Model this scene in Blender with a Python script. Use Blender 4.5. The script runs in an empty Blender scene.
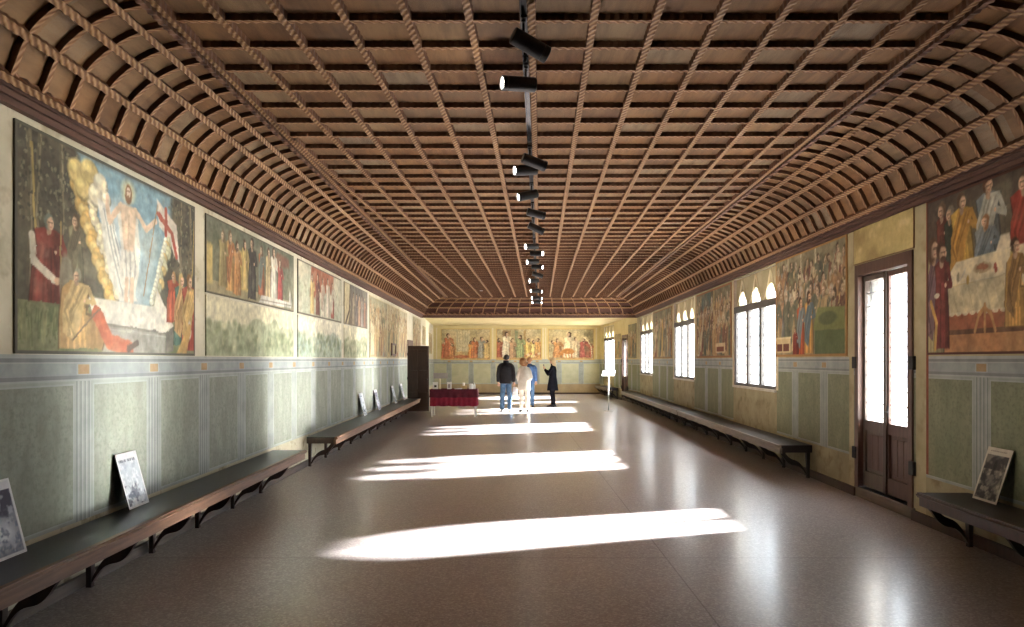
import bpy, bmesh, math, random
import numpy as np
from mathutils import Vector, Matrix

random.seed(7)
RNG = np.random.default_rng(11)
scn = bpy.context.scene
COL = scn.collection
PI = math.pi
EYE = 1.62
FPX = 690.0

# ------------------------------------------------------------------ helpers
def s2l(c):
    c = c / 255.0
    return c / 12.92 if c <= 0.04045 else ((c + 0.055) / 1.055) ** 2.4

def L(r, g, b):
    return (s2l(r), s2l(g), s2l(b), 1.0)

class MB:
    """collects faces with a material slot and an optional uv per corner"""
    def __init__(self):
        self.v = []; self.f = []; self.m = []; self.uv = []
    def vert(self, p):
        self.v.append(tuple(p)); return len(self.v) - 1
    def face(self, idx, m=0, uv=None):
        self.f.append(tuple(idx)); self.m.append(m); self.uv.append(uv)
    def quad(self, a, b, c, d, m=0, uv=None):
        i = len(self.v)
        self.v += [tuple(a), tuple(b), tuple(c), tuple(d)]
        self.face((i, i + 1, i + 2, i + 3), m, uv)
    def box(self, x0, x1, y0, y1, z0, z1, m=0, fn=None):
        P = [(x, y, z) for x in (x0, x1) for y in (y0, y1) for z in (z0, z1)]
        if fn: P = [fn(*p) for p in P]
        i = len(self.v); self.v += [tuple(p) for p in P]
        for q in ((0, 1, 3, 2), (4, 6, 7, 5), (0, 4, 5, 1), (2, 3, 7, 6), (0, 2, 6, 4), (1, 5, 7, 3)):
            self.face([i + k for k in q], m)
    def rings(self, R, m=0, cap=True, closed=False, uvfn=None):
        """list of rings (same count) -> skin"""
        n = len(R[0]); base = len(self.v)
        for r in R: self.v += [tuple(p) for p in r]
        for a in range(len(R) - (0 if closed else 1)):
            b = (a + 1) % len(R)
            for k in range(n):
                k2 = (k + 1) % n
                self.face((base + a * n + k, base + a * n + k2, base + b * n + k2, base + b * n + k), m,
                          uvfn(a, k) if uvfn else None)
        if cap and not closed:
            self.face([base + k for k in range(n)][::-1], m)
            self.face([base + (len(R) - 1) * n + k for k in range(n)], m)
    def tube(self, pts, rad, n=10, m=0, cap=True):
        pts = [Vector(p) for p in pts]
        if not hasattr(rad, '__len__'): rad = [rad] * len(pts)
        R = []; up = None
        for i, p in enumerate(pts):
            t = (pts[min(i + 1, len(pts) - 1)] - pts[max(i - 1, 0)]).normalized()
            if up is None:
                up = Vector((0, 0, 1)) if abs(t.z) < 0.9 else Vector((0, 1, 0))
            sx = t.cross(up).normalized(); up = sx.cross(t).normalized()
            r = rad[i]
            rx, ry = (r if hasattr(r, '__len__') else (r, r))
            R.append([p + sx * (math.cos(2 * PI * k / n) * rx) + up * (math.sin(2 * PI * k / n) * ry) for k in range(n)])
        self.rings(R, m, cap)
    def lathe(self, prof, n=20, m=0, origin=(0, 0, 0)):
        o = Vector(origin)
        R = [[o + Vector((max(r, 1e-4) * math.cos(2 * PI * k / n), max(r, 1e-4) * math.sin(2 * PI * k / n), z)) for k in range(n)] for r, z in prof]
        self.rings(R, m)
    def loft(self, rs, n=16, m=0, fn=None):
        """rs: (cx,cy,z,rx,ry)"""
        R = []
        for i, (cx, cy, z, rx, ry) in enumerate(rs):
            ring = []
            for k in range(n):
                a = 2 * PI * k / n
                s = fn(i, k, a) if fn else 1.0
                ring.append((cx + rx * s * math.cos(a), cy + ry * s * math.sin(a), z))
            R.append(ring)
        self.rings(R, m)
    def build(self, name, mats, parent=None, smooth=False, bevel=0, sub=0, fixn=True):
        me = bpy.data.meshes.new(name)
        me.from_pydata(self.v, [], self.f)
        if not isinstance(mats, (list, tuple)): mats = [mats]
        for mt in mats: me.materials.append(mt)
        me.polygons.foreach_set('material_index', self.m)
        if any(u is not None for u in self.uv):
            lay = me.uv_layers.new(name='UVMap')
            flat = []
            for f, u in zip(self.f, self.uv):
                for k in range(len(f)):
                    flat += list(u[k] if (u is not None and hasattr(u[0], '__len__')) else (u if u is not None else (0, 0)))
            lay.data.foreach_set('uv', flat)
        if fixn:
            bm = bmesh.new(); bm.from_mesh(me)
            bmesh.ops.recalc_face_normals(bm, faces=bm.faces)
            bm.to_mesh(me); bm.free()
        if smooth:
            me.polygons.foreach_set('use_smooth', [True] * len(me.polygons))
        me.update()
        o = bpy.data.objects.new(name, me); COL.objects.link(o)
        if parent: o.parent = parent
        if bevel:
            b = o.modifiers.new('Bevel', 'BEVEL'); b.width = bevel; b.segments = 2; b.limit_method = 'ANGLE'
        if sub:
            b = o.modifiers.new('Subsurf', 'SUBSURF'); b.levels = sub; b.render_levels = sub
        return o

def tag(o, label=None, cat=None, group=None, kind=None):
    if label: o['label'] = label
    if cat: o['category'] = cat
    if group: o['group'] = group
    if kind: o['kind'] = kind
    return o

def empty(name, loc=(0, 0, 0), rz=0.0, label=None, cat=None, group=None, kind='thing'):
    o = bpy.data.objects.new(name, None); COL.objects.link(o)
    o.empty_display_size = 0.1
    o.location = loc; o.rotation_euler = (0, 0, rz)
    return tag(o, label, cat, group, kind)

def copy_tree(o, parent=None, kids=None):
    if kids is None:
        kids = {}
        for x in scn.objects:
            if x.parent: kids.setdefault(x.parent.name, []).append(x)
    c = o.copy(); COL.objects.link(c)
    if parent: c.parent = parent
    for ch in kids.get(o.name, []): copy_tree(ch, c, kids)
    return c

# ------------------------------------------------------------------ materials
def newmat(name):
    m = bpy.data.materials.new(name); m.use_nodes = True
    nt = m.node_tree
    return m, nt, nt.nodes['Principled BSDF']

def nd(nt, typ, **kw):
    n = nt.nodes.new(typ)
    for k, v in kw.items(): setattr(n, k, v)
    return n

def mixc(nt, fac, a, b):
    n = nt.nodes.new('ShaderNodeMix'); n.data_type = 'RGBA'
    for sock, val in ((n.inputs[0], fac), (n.inputs[6], a), (n.inputs[7], b)):
        if hasattr(val, 'is_linked') or isinstance(val, bpy.types.NodeSocket): nt.links.new(val, sock)
        else: sock.default_value = val
    return n.outputs[2]

def ramp(nt, fac, stops):
    r = nt.nodes.new('ShaderNodeValToRGB')
    el = r.color_ramp.elements
    while len(el) < len(stops): el.new(0.5)
    for e, (p, c) in zip(el, stops):
        e.position = p; e.color = c if len(c) == 4 else (*c, 1)
    nt.links.new(fac, r.inputs[0])
    return r.outputs[0]

def noise(nt, scale, detail=4, vec=None, stretch=None, rough=0.6, coord='Object'):
    n = nt.nodes.new('ShaderNodeTexNoise'); n.inputs['Scale'].default_value = scale
    n.inputs['Detail'].default_value = detail; n.inputs['Roughness'].default_value = rough
    if vec is None:
        tc = nt.nodes.new('ShaderNodeTexCoord'); vec = tc.outputs[coord]
    if stretch:
        mp = nt.nodes.new('ShaderNodeMapping'); mp.inputs['Scale'].default_value = stretch
        nt.links.new(vec, mp.inputs['Vector']); vec = mp.outputs[0]
    nt.links.new(vec, n.inputs['Vector'])
    return n.outputs['Fac']

def bump(nt, p, h, strength=0.3, dist=0.01):
    b = nt.nodes.new('ShaderNodeBump'); b.inputs['Strength'].default_value = strength; b.inputs['Distance'].default_value = dist
    nt.links.new(h, b.inputs['Height']); nt.links.new(b.outputs[0], p.inputs['Normal'])

def nmat(name, c1, c2, scale=4, rough=0.7, stretch=None, bmp=0.0, spots=None, lo=0.35, hi=0.65, metal=0.0, spec=0.5, detail=5):
    m, nt, p = newmat(name)
    f = noise(nt, scale, detail, stretch=stretch)
    c = ramp(nt, f, [(lo, c1), (hi, c2)])
    if spots:
        sc, col, t0, t1 = spots
        f2 = noise(nt, sc, 3)
        k = ramp(nt, f2, [(t0, (0, 0, 0, 1)), (t1, (1, 1, 1, 1))])
        c = mixc(nt, k, c, col)
    nt.links.new(c, p.inputs['Base Color'])
    p.inputs['Roughness'].default_value = rough
    p.inputs['Metallic'].default_value = metal
    p.inputs['Specular IOR Level'].default_value = spec
    if bmp: bump(nt, p, f, bmp)
    return m

M = {}
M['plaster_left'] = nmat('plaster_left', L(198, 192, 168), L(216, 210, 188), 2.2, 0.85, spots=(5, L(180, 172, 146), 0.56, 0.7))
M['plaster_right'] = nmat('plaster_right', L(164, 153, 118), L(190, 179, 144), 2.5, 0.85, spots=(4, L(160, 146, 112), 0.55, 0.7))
M['plaster_far'] = nmat('plaster_far', L(202, 186, 134), L(216, 202, 152), 1.8, 0.85)
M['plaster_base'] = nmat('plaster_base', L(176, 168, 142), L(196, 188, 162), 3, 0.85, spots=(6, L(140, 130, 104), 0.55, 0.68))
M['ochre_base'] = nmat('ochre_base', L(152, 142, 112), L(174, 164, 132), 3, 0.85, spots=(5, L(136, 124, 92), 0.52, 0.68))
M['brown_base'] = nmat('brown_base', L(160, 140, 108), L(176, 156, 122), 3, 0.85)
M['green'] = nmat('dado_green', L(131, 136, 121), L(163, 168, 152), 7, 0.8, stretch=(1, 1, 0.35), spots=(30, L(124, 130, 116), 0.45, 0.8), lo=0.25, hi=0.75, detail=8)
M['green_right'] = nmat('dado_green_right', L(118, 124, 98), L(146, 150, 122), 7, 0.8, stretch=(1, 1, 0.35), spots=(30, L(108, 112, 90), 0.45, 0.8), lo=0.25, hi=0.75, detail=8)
M['green_far'] = nmat('dado_green_far', L(176, 176, 146), L(192, 190, 160), 3, 0.8)
M['gstripe'] = nmat('dado_grey', L(148, 154, 146), L(168, 172, 164), 5, 0.8)
M['gdark'] = nmat('dado_grey_dark', L(122, 127, 126), L(140, 144, 142), 5, 0.8)
M['glight'] = nmat('dado_grey_light', L(158, 163, 158), L(176, 181, 175), 5, 0.8)
M['gblue'] = nmat('dado_grey_blue', L(142, 148, 148), L(164, 170, 166), 5, 0.8)
M['orange'] = nmat('dado_orange', L(160, 132, 96), L(178, 152, 116), 12, 0.8)
M['redline'] = nmat('painted_red_line', L(120, 62, 46), L(146, 84, 60), 8, 0.8)
M['creamline'] = nmat('painted_cream', L(214, 204, 170), L(226, 216, 186), 8, 0.8)

def wood(name, c1, c2, rough=0.55, stretch=(1, 12, 12), scale=3, bmp=0.15):
    return nmat(name, c1, c2, scale, rough, stretch=stretch, bmp=bmp, lo=0.3, hi=0.7)
M['bench_top'] = wood('bench_dark_wood', L(26, 23, 22), L(40, 35, 33), 0.32, stretch=(14, 1, 14), bmp=0.04)
M['bench_edge'] = wood('bench_edge_wood', L(96, 66, 46), L(134, 96, 68), 0.45, stretch=(10, 1, 10))
M['bench_leg'] = wood('bench_leg_wood', L(50, 32, 24), L(74, 48, 36), 0.45, stretch=(8, 8, 1))
M['bench_black'] = wood('bench_black_wood', L(34, 30, 29), L(48, 42, 40), 0.5, stretch=(14, 1, 14), bmp=0.04)
M['bench_grey'] = wood('bench_worn_edge', L(110, 98, 88), L(140, 126, 112), 0.45, stretch=(10, 1, 10))
M['base_wood'] = wood('baseboard_wood', L(96, 84, 76), L(122, 108, 98), 0.6, stretch=(10, 1, 10))
M['door_wood'] = wood('door_wood', L(78, 54, 46), L(104, 76, 64), 0.5, stretch=(10, 10, 1))
M['door_grey'] = wood('door_grey_wood', L(84, 72, 66), L(108, 94, 84), 0.55, stretch=(10, 10, 1))
M['door_dark'] = wood('door_dark_wood', L(50, 32, 22), L(66, 44, 30), 0.45, stretch=(10, 10, 1))
M['frame_grey'] = wood('window_frame_wood', L(66, 62, 62), L(88, 84, 82), 0.5, stretch=(10, 10, 1))
M['iron'] = nmat('iron', L(34, 34, 36), L(52, 50, 50), 12, 0.5, metal=0.6)
M['stone'] = nmat('stone', L(188, 182, 168), L(214, 208, 194), 5, 0.85, bmp=0.15)
M['black'] = nmat('black_enamel', L(24, 24, 26), L(32, 32, 34), 6, 0.38)
M['rail'] = nmat('track_metal', L(46, 46, 48), L(60, 60, 62), 6, 0.22, metal=0.7)
M['white'] = nmat('white_plastic', L(232, 232, 230), L(244, 244, 242), 6, 0.45)
M['paper'] = nmat('white_paper', L(226, 228, 230), L(240, 242, 244), 8, 0.7)
M['cream_obj'] = nmat('cream_wax', L(226, 216, 182), L(238, 228, 198), 8, 0.6)
M['tan'] = nmat('tan_card', L(190, 160, 110), L(206, 178, 130), 8, 0.7)
M['chrome'] = nmat('pale_metal', L(206, 206, 208), L(226, 226, 228), 6, 0.3, metal=0.6)
M['cloth_dark'] = nmat('wine_cloth', L(82, 20, 34), L(104, 30, 44), 7, 0.85)
M['cloth_red'] = nmat('red_cloth', L(128, 24, 48), L(160, 36, 60), 7, 0.85)
M['skin'] = nmat('skin', L(206, 158, 130), L(222, 178, 150), 9, 0.55)
M['hair_dark'] = nmat('dark_hair', L(34, 26, 22), L(52, 40, 32), 30, 0.5, stretch=(6, 6, 1), bmp=0.4)
M['hair_auburn'] = nmat('auburn_hair', L(128, 82, 48), L(196, 144, 92), 26, 0.5, stretch=(6, 6, 1), bmp=0.4)
M['hair_blond'] = nmat('blond_hair', L(170, 140, 98), L(206, 180, 136), 26, 0.5, stretch=(6, 6, 1), bmp=0.4)
M['puffer'] = nmat('black_puffer', L(28, 26, 30), L(44, 41, 44), 8, 0.55, spec=.3)
M['jeans'] = nmat('blue_denim', L(62, 92, 124), L(92, 126, 156), 12, 0.85)
M['cream_cloth'] = nmat('cream_wool', L(224, 214, 194), L(238, 230, 214), 10, 0.9)
M['blue_cloth'] = nmat('blue_jacket_cloth', L(60, 90, 132), L(84, 116, 158), 9, 0.85)
M['black_cloth'] = nmat('black_coat_cloth', L(16, 17, 22), L(26, 26, 32), 9, 0.95, spec=.1)
M['shoe'] = nmat('dark_leather', L(30, 26, 26), L(46, 40, 38), 9, 0.45)
M['shoe_white'] = nmat('pale_sneaker', L(206, 206, 206), L(226, 226, 226), 9, 0.6)
M['plaque'] = nmat('grey_plaque', L(158, 150, 150), L(172, 164, 166), 6, 0.7)
M['ground'] = nmat('courtyard_stone', L(178, 172, 160), L(202, 196, 184), 0.8, 0.9)

# floor terrazzo --------------------------------------------------------
def floor_mat():
    m, nt, p = newmat('terrazzo')
    tc = nd(nt, 'ShaderNodeTexCoord')
    v = nd(nt, 'ShaderNodeTexVoronoi'); v.inputs['Scale'].default_value = 75
    nt.links.new(tc.outputs['Object'], v.inputs['Vector'])
    sep = nd(nt, 'ShaderNodeSeparateColor'); nt.links.new(v.outputs['Color'], sep.inputs[0])
    chips = ramp(nt, sep.outputs[0], [(0.0, L(114, 104, 104)), (0.35, L(146, 136, 136)), (0.7, L(168, 158, 158)), (0.93, L(206, 200, 200))])
    big = noise(nt, 0.55, 5)
    tone = ramp(nt, big, [(0.3, L(150, 140, 140)), (0.7, L(170, 160, 160))])
    c = mixc(nt, 0.5, tone, chips)
    # settled joints between the casting fields
    sx = nd(nt, 'ShaderNodeSeparateXYZ'); nt.links.new(tc.outputs['Object'], sx.inputs[0])
    def joint(sock, period, off, w):
        a = nd(nt, 'ShaderNodeMath', operation='ADD'); nt.links.new(sock, a.inputs[0]); a.inputs[1].default_value = off
        b = nd(nt, 'ShaderNodeMath', operation='PINGPONG'); nt.links.new(a.outputs[0], b.inputs[0]); b.inputs[1].default_value = period / 2
        d = nd(nt, 'ShaderNodeMath', operation='LESS_THAN'); nt.links.new(b.outputs[0], d.inputs[0]); d.inputs[1].default_value = w
        return d.outputs[0]
    j1 = joint(sx.outputs[0], 4.6, -1.26, 0.006); j2 = joint(sx.outputs[1], 5.3, -5.65, 0.007)
    mx = nd(nt, 'ShaderNodeMath', operation='MAXIMUM'); nt.links.new(j1, mx.inputs[0]); nt.links.new(j2, mx.inputs[1])
    mm = nd(nt, 'ShaderNodeMath', operation='MULTIPLY'); nt.links.new(mx.outputs[0], mm.inputs[0]); mm.inputs[1].default_value = 0.55
    c = mixc(nt, mm.outputs[0], c, L(60, 44, 38))
    nt.links.new(c, p.inputs['Base Color'])
    rr = noise(nt, 1.1, 4)
    mr = nd(nt, 'ShaderNodeMapRange'); nt.links.new(rr, mr.inputs[0]); mr.inputs[3].default_value = 0.3; mr.inputs[4].default_value = 0.4
    nt.links.new(mr.outputs[0], p.inputs['Roughness'])
    p.inputs['Specular IOR Level'].default_value = 0.5
    p.inputs['Coat Weight'].default_value = 0.34; p.inputs['Coat Roughness'].default_value = 0.18
    return m
M['floor'] = floor_mat()

# ceiling boards: per coffer tone from uv, grain along the beam -----------
def board_mat():
    m, nt, p = newmat('ceiling_boards')
    uv = nd(nt, 'ShaderNodeUVMap')
    wn = nd(nt, 'ShaderNodeTexWhiteNoise', noise_dimensions='2D'); nt.links.new(uv.outputs[0], wn.inputs['Vector'])
    c = ramp(nt, wn.outputs['Value'], [(0.0, L(122, 82, 46)), (0.35, L(146, 102, 58)), (0.65, L(156, 114, 68)), (0.9, L(154, 126, 90)), (1.0, L(160, 142, 116))])
    g = noise(nt, 5, 5, stretch=(2.5, 0.5, 1.0))
    d = ramp(nt, g, [(0.35, L(96, 64, 42)), (0.6, (1, 1, 1, 1))])
    n = nd(nt, 'ShaderNodeMix'); n.data_type = 'RGBA'; n.blend_type = 'MULTIPLY'; n.inputs[0].default_value = 0.45
    nt.links.new(c, n.inputs[6]); nt.links.new(d, n.inputs[7])
    big = noise(nt, 0.5, 3)
    c2 = mixc(nt, ramp(nt, big, [(0.4, (0, 0, 0, 1)), (0.75, (0.55, 0.55, 0.55, 1))]), n.outputs[2], L(144, 126, 100))
    nt.links.new(c2, p.inputs['Base Color']); p.inputs['Roughness'].default_value = 0.7
    bump(nt, p, g, 0.2)
    return m
M['boards'] = board_mat()

def carved_mat(name, c_lo, c_mid, c_hi, freq):
    m, nt, p = newmat(name)
    uv = nd(nt, 'ShaderNodeUVMap')
    w = nd(nt, 'ShaderNodeTexWave', wave_type='BANDS', bands_direction='DIAGONAL')
    w.inputs['Scale'].default_value = freq; w.inputs['Distortion'].default_value = 0.8; w.inputs['Detail'].default_value = 1.5
    nt.links.new(uv.outputs[0], w.inputs['Vector'])
    c = ramp(nt, w.outputs['Fac'], [(0.1, c_lo), (0.5, c_mid), (0.95, c_hi)])
    g = noise(nt, 9, 4)
    c = mixc(nt, ramp(nt, g, [(0.45, (0, 0, 0, 1)), (0.7, (0.7, 0.7, 0.7, 1))]), c, c_mid)
    nt.links.new(c, p.inputs['Base Color']); p.inputs['Roughness'].default_value = 0.65
    bump(nt, p, w.outputs['Fac'], 0.6, 0.008)
    return m
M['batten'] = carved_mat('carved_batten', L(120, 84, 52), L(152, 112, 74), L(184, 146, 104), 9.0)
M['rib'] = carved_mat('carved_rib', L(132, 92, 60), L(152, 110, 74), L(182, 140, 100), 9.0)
M['end_wood'] = wood('shaded_end_boards', L(72, 40, 30), L(98, 58, 42), 0.7)  # end cove faces away from the light; that shade is put into the colour
M['rib_side'] = wood('shaded_rib_side', L(78, 48, 28), L(102, 66, 40), 0.7)  # shadow on the rib sides is painted into this darker wood
M['batten_side'] = wood('shaded_batten_side', L(92, 60, 38), L(118, 80, 52), 0.7)  # batten sides darker than their faces, side shade carried in the colour
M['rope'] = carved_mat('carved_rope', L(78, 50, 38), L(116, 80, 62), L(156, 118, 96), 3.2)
M['crown_dark'] = wood('cornice_wood', L(74, 48, 40), L(104, 72, 58), 0.6, stretch=(8, 1, 8))
M['crown_pale'] = nmat('cornice_pale', L(206, 196, 168), L(222, 212, 184), 4, 0.8)

def glass_mat(name, cell_u, cell_v, lead=0.012):
    """old leaded glass: lets light through, scatters some; uv is in metres"""
    m, nt, p = newmat(name)
    out = [n for n in nt.nodes if n.type == 'OUTPUT_MATERIAL'][0]
    nt.nodes.remove(p)
    uv = nd(nt, 'ShaderNodeUVMap')
    sx = nd(nt, 'ShaderNodeSeparateXYZ'); nt.links.new(uv.outputs[0], sx.inputs[0])
    def line(sock, per):
        b = nd(nt, 'ShaderNodeMath', operation='PINGPONG'); nt.links.new(sock, b.inputs[0]); b.inputs[1].default_value = per / 2
        d = nd(nt, 'ShaderNodeMath', operation='LESS_THAN'); nt.links.new(b.outputs[0], d.inputs[0]); d.inputs[1].default_value = lead / 2
        return d.outputs[0]
    mx = nd(nt, 'ShaderNodeMath', operation='MAXIMUM'); nt.links.new(line(sx.outputs[0], cell_u), mx.inputs[0]); nt.links.new(line(sx.outputs[1], cell_v), mx.inputs[1])
    tr = nd(nt, 'ShaderNodeBsdfTransparent'); tr.inputs[0].default_value = (0.92, 0.95, 0.97, 1)
    tl = nd(nt, 'ShaderNodeBsdfTranslucent'); tl.inputs[0].default_value = (0.9, 0.93, 0.95, 1)
    mx1 = nd(nt, 'ShaderNodeMixShader'); mx1.inputs[0].default_value = 0.12
    nt.links.new(tr.outputs[0], mx1.inputs[1]); nt.links.new(tl.outputs[0], mx1.inputs[2])
    df = nd(nt, 'ShaderNodeBsdfDiffuse'); df.inputs[0].default_value = (0.3, 0.3, 0.31, 1)
    mx2 = nd(nt, 'ShaderNodeMixShader')
    nt.links.new(mx.outputs[0], mx2.inputs[0]); nt.links.new(mx1.outputs[0], mx2.inputs[1]); nt.links.new(df.outputs[0], mx2.inputs[2])
    nt.links.new(mx2.outputs[0], out.inputs[0])
    return m
M['glass_w'] = glass_mat('leaded_glass', 0.17, 0.17, 0.014)
M['glass_d'] = glass_mat('leaded_door_glass', 0.125, 0.16, 0.012)

def emit(name, col, st):
    m, nt, p = newmat(name)
    p.inputs['Emission Color'].default_value = col; p.inputs['Emission Strength'].default_value = st
    p.inputs['Base Color'].default_value = col
    return m
M['lens'] = emit('lamp_lens', (1, 0.93, 0.8, 1), 14)
M['lens_off'] = nmat('lamp_lens_dim', L(120, 118, 112), L(150, 148, 140), 8, 0.3)

def paint_mat():
    m, nt, p = newmat('painted_plaster')
    a = nd(nt, 'ShaderNodeVertexColor', layer_name='Col')
    f = noise(nt, 14, 5)
    k = ramp(nt, f, [(0.3, (0.88, 0.88, 0.86, 1)), (0.7, (1.08, 1.07, 1.04, 1))])
    n = nd(nt, 'ShaderNodeMix'); n.data_type = 'RGBA'; n.blend_type = 'MULTIPLY'; n.inputs[0].default_value = 1
    nt.links.new(a.outputs['Color'], n.inputs[6]); nt.links.new(k, n.inputs[7])
    nt.links.new(n.outputs[2], p.inputs['Base Color'])
    p.inputs['Roughness'].default_value = 0.75
    return m
M['paint'] = paint_mat()

# ------------------------------------------------------------------ plan of the room (metres; camera stands at x=y=0)
Y0, D1, D2 = -3.2, 25.3, 32.9
def XL(y): return -3.03 - 0.012 * y if y <= D1 else -3.334 - 0.0547 * (y - D1)
def XR(y): return 3.88 + 0.028 * y if y <= D1 else 4.588 - 0.05 * (y - D1)
def LW(s, off, z): return (XL(s) + off, s, z)      # off = into the room
def RW(s, off, z): return (XR(s) - off, s, z)
def FW(s, off, z): return (s, D2 - off, z)
def BW(s, off, z): return (s, Y0 + off, z)
ZC = 3.24            # cornice underside
WT = 0.34            # wall thickness at the openings

def wall(name, fn, s0, s1, z1, holes, paints, default, extra_cuts=()):
    """one wall: rectangles painted on it in order, openings with their reveals"""
    mats = [default]; 
    def mi(m):
        if m not in mats: mats.append(m)
        return mats.index(m)
    S = {s0, s1}; Z = {0.0, z1}
    for r in list(paints) + [(h[0], h[1], h[2], h[3], None) for h in holes]:
        S.update((min(max(r[0], s0), s1), min(max(r[1], s0), s1))); Z.update((min(max(r[2], 0), z1), min(max(r[3], 0), z1)))
    S.update(c for c in extra_cuts if s0 < c < s1)
    def clean(v):
        v = sorted(v); out = [v[0]]
        for a in v[1:]:
            if a - out[-1] > 1e-4: out.append(a)
        return out
    S = clean(S); Z = clean(Z)
    mb = MB(); vid = {}
    def V(i, j):
        if (i, j) not in vid: vid[(i, j)] = mb.vert(fn(S[i], 0, Z[j]))
        return vid[(i, j)]
    for i in range(len(S) - 1):
        sc = (S[i] + S[i + 1]) / 2
        pr = [p for p in paints if p[0] < sc < p[1]]
        hs = [h for h in holes if h[0] < sc < h[1]]
        for j in range(len(Z) - 1):
            zc = (Z[j] + Z[j + 1]) / 2
            if any(h[2] < zc < h[3] for h in hs): continue
            m = default
            for p in pr:
                if p[2] < zc < p[3]: m = p[4]
            mb.face((V(i, j), V(i + 1, j), V(i + 1, j + 1), V(i, j + 1)), mi(m))
    for a, b, c, d in holes:
        k = mi(M['stone'])
        mb.quad(fn(a, 0, c), fn(a, 0, d), fn(a, -WT, d), fn(a, -WT, c), k)
        mb.quad(fn(b, 0, c), fn(b, 0, d), fn(b, -WT, d), fn(b, -WT, c), k)
        mb.quad(fn(a, 0, c), fn(b, 0, c), fn(b, -WT, c), fn(a, -WT, c), k)
        mb.quad(fn(a, 0, d), fn(b, 0, d), fn(b, -WT, d), fn(a, -WT, d), k)
    return tag(mb.build(name, mats, fixn=False), kind='structure')

def dado(s0, s1, pil, base, green, far=False):
    """painted dado: panels between fluted pilasters, a frieze band with orange blocks"""
    P = []
    P.append((s0, s1, 0, 0.47, base))
    P.append((s0, s1, 0.47, 1.47, M['gstripe'] if not far else M['glight']))
    for a, b in ((1.47, 1.485), (1.63, 1.655)): P.append((s0, s1, a, b, M['glight']))
    P.append((s0, s1, 1.485, 1.51, M['gdark'])); P.append((s0, s1, 1.51, 1.595, M['gblue'] if not far else M['glight']))
    P.append((s0, s1, 1.595, 1.605, M['glight'])); P.append((s0, s1, 1.605, 1.63, M['gdark'] if not far else M['gstripe']))
    edges = sorted(set([s0] + list(pil) + [s1]))
    for a, b in zip(edges, edges[1:]):
        x0 = a + (0.125 if a in pil else 0.04); x1 = b - (0.125 if b in pil else 0.04)
        if x1 - x0 < 0.12: continue
        P.append((x0 - 0.014, x1 + 0.014, 0.49, 1.452, M['glight']))
        P.append((x0, x1, 0.5, 1.44, green))
    for p in pil:
        for k in range(4):
            a = p - 0.088 + k * 0.048
            P.append((a, a + 0.014, 0.47, 1.47, M['gdark'])); P.append((a + 0.014, a + 0.03, 0.47, 1.47, M['glight']))
        P.append((p - 0.085, p + 0.085, 1.515, 1.592, M['glight'])); P.append((p - 0.066, p + 0.066, 1.52, 1.588, M['orange']))
    return P

# windows on the right wall: (s0, s1, sill, top)
WIN = [(10.94, 13.2), (16.45, 18.75), (22.1, 24.55)]
WEND = (29.6, 31.9)
SILL, TRANS, ARCHTOP = 1.14, 2.56, 3.14
DOOR1 = (7.0, 8.24, 0.12, 2.74)
DOOR2 = (26.85, 27.95, 0.12, 2.62)

# left wall
pl = [k * 1.0 - 0.02 + 0.0 for k in range(-2, 21)] 
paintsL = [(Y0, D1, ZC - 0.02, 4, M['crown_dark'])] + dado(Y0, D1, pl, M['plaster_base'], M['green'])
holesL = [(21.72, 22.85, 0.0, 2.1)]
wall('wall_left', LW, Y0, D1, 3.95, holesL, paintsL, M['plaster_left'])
paintsLe = dado(D1, D2, [26.3, 27.3, 28.3, 29.3, 30.3, 31.3, 32.3], M['plaster_base'], M['green'])
wall('wall_left_bay', LW, D1, D2, 3.3, [], paintsLe, M['plaster_left'])

# right wall
pr = [-2, -1, 2.95, 3.95, 4.95, 5.95, 9.15, 10.15, 14.2, 15.3, 19.7, 20.9]
holesR = [DOOR1] + [(a, b, SILL, ARCHTOP) for a, b in WIN]
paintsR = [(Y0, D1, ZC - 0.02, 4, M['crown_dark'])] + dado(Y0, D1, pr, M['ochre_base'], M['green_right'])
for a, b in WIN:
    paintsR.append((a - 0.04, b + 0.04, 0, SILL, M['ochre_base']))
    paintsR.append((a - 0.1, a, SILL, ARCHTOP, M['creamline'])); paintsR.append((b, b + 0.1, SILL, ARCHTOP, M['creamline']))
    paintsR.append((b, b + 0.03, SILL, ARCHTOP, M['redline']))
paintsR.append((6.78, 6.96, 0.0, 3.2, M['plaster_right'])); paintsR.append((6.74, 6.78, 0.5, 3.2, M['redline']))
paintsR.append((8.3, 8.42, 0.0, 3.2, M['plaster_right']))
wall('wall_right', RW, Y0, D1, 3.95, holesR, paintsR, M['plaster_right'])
paintsRe = dado(D1, D2, [26.2, 28.5, 29.4, 32.4], M['ochre_base'], M['green_right'])
paintsRe.append((WEND[0], WEND[1], 0, SILL, M['ochre_base']))
wall('wall_right_bay', RW, D1, D2, 3.3, [(WEND[0], WEND[1], SILL, ARCHTOP), DOOR2], paintsRe, M['plaster_far'])

# far wall: painted dado, a brown skirting zone, painted piers between the pictures
xl, xr = XL(D2), XR(D2)
pf = [-3.0, -1.95, -0.9, 0.15, 1.2, 2.25, 3.3]
paintsF = dado(xl, xr, pf, M['brown_base'], M['green_far'], far=True)
for a in (-3.62, -3.36, -0.94, 1.46, 1.58, 4.0): paintsF.append((a, a + 0.05, 1.66, 3.15, M['creamline']))
wall('wall_far', FW, xl, xr, 3.3, [], paintsF, M['plaster_far'])
wall('wall_behind', BW, XL(Y0), XR(Y0), 3.95, [], [], M['plaster_left'])

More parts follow.
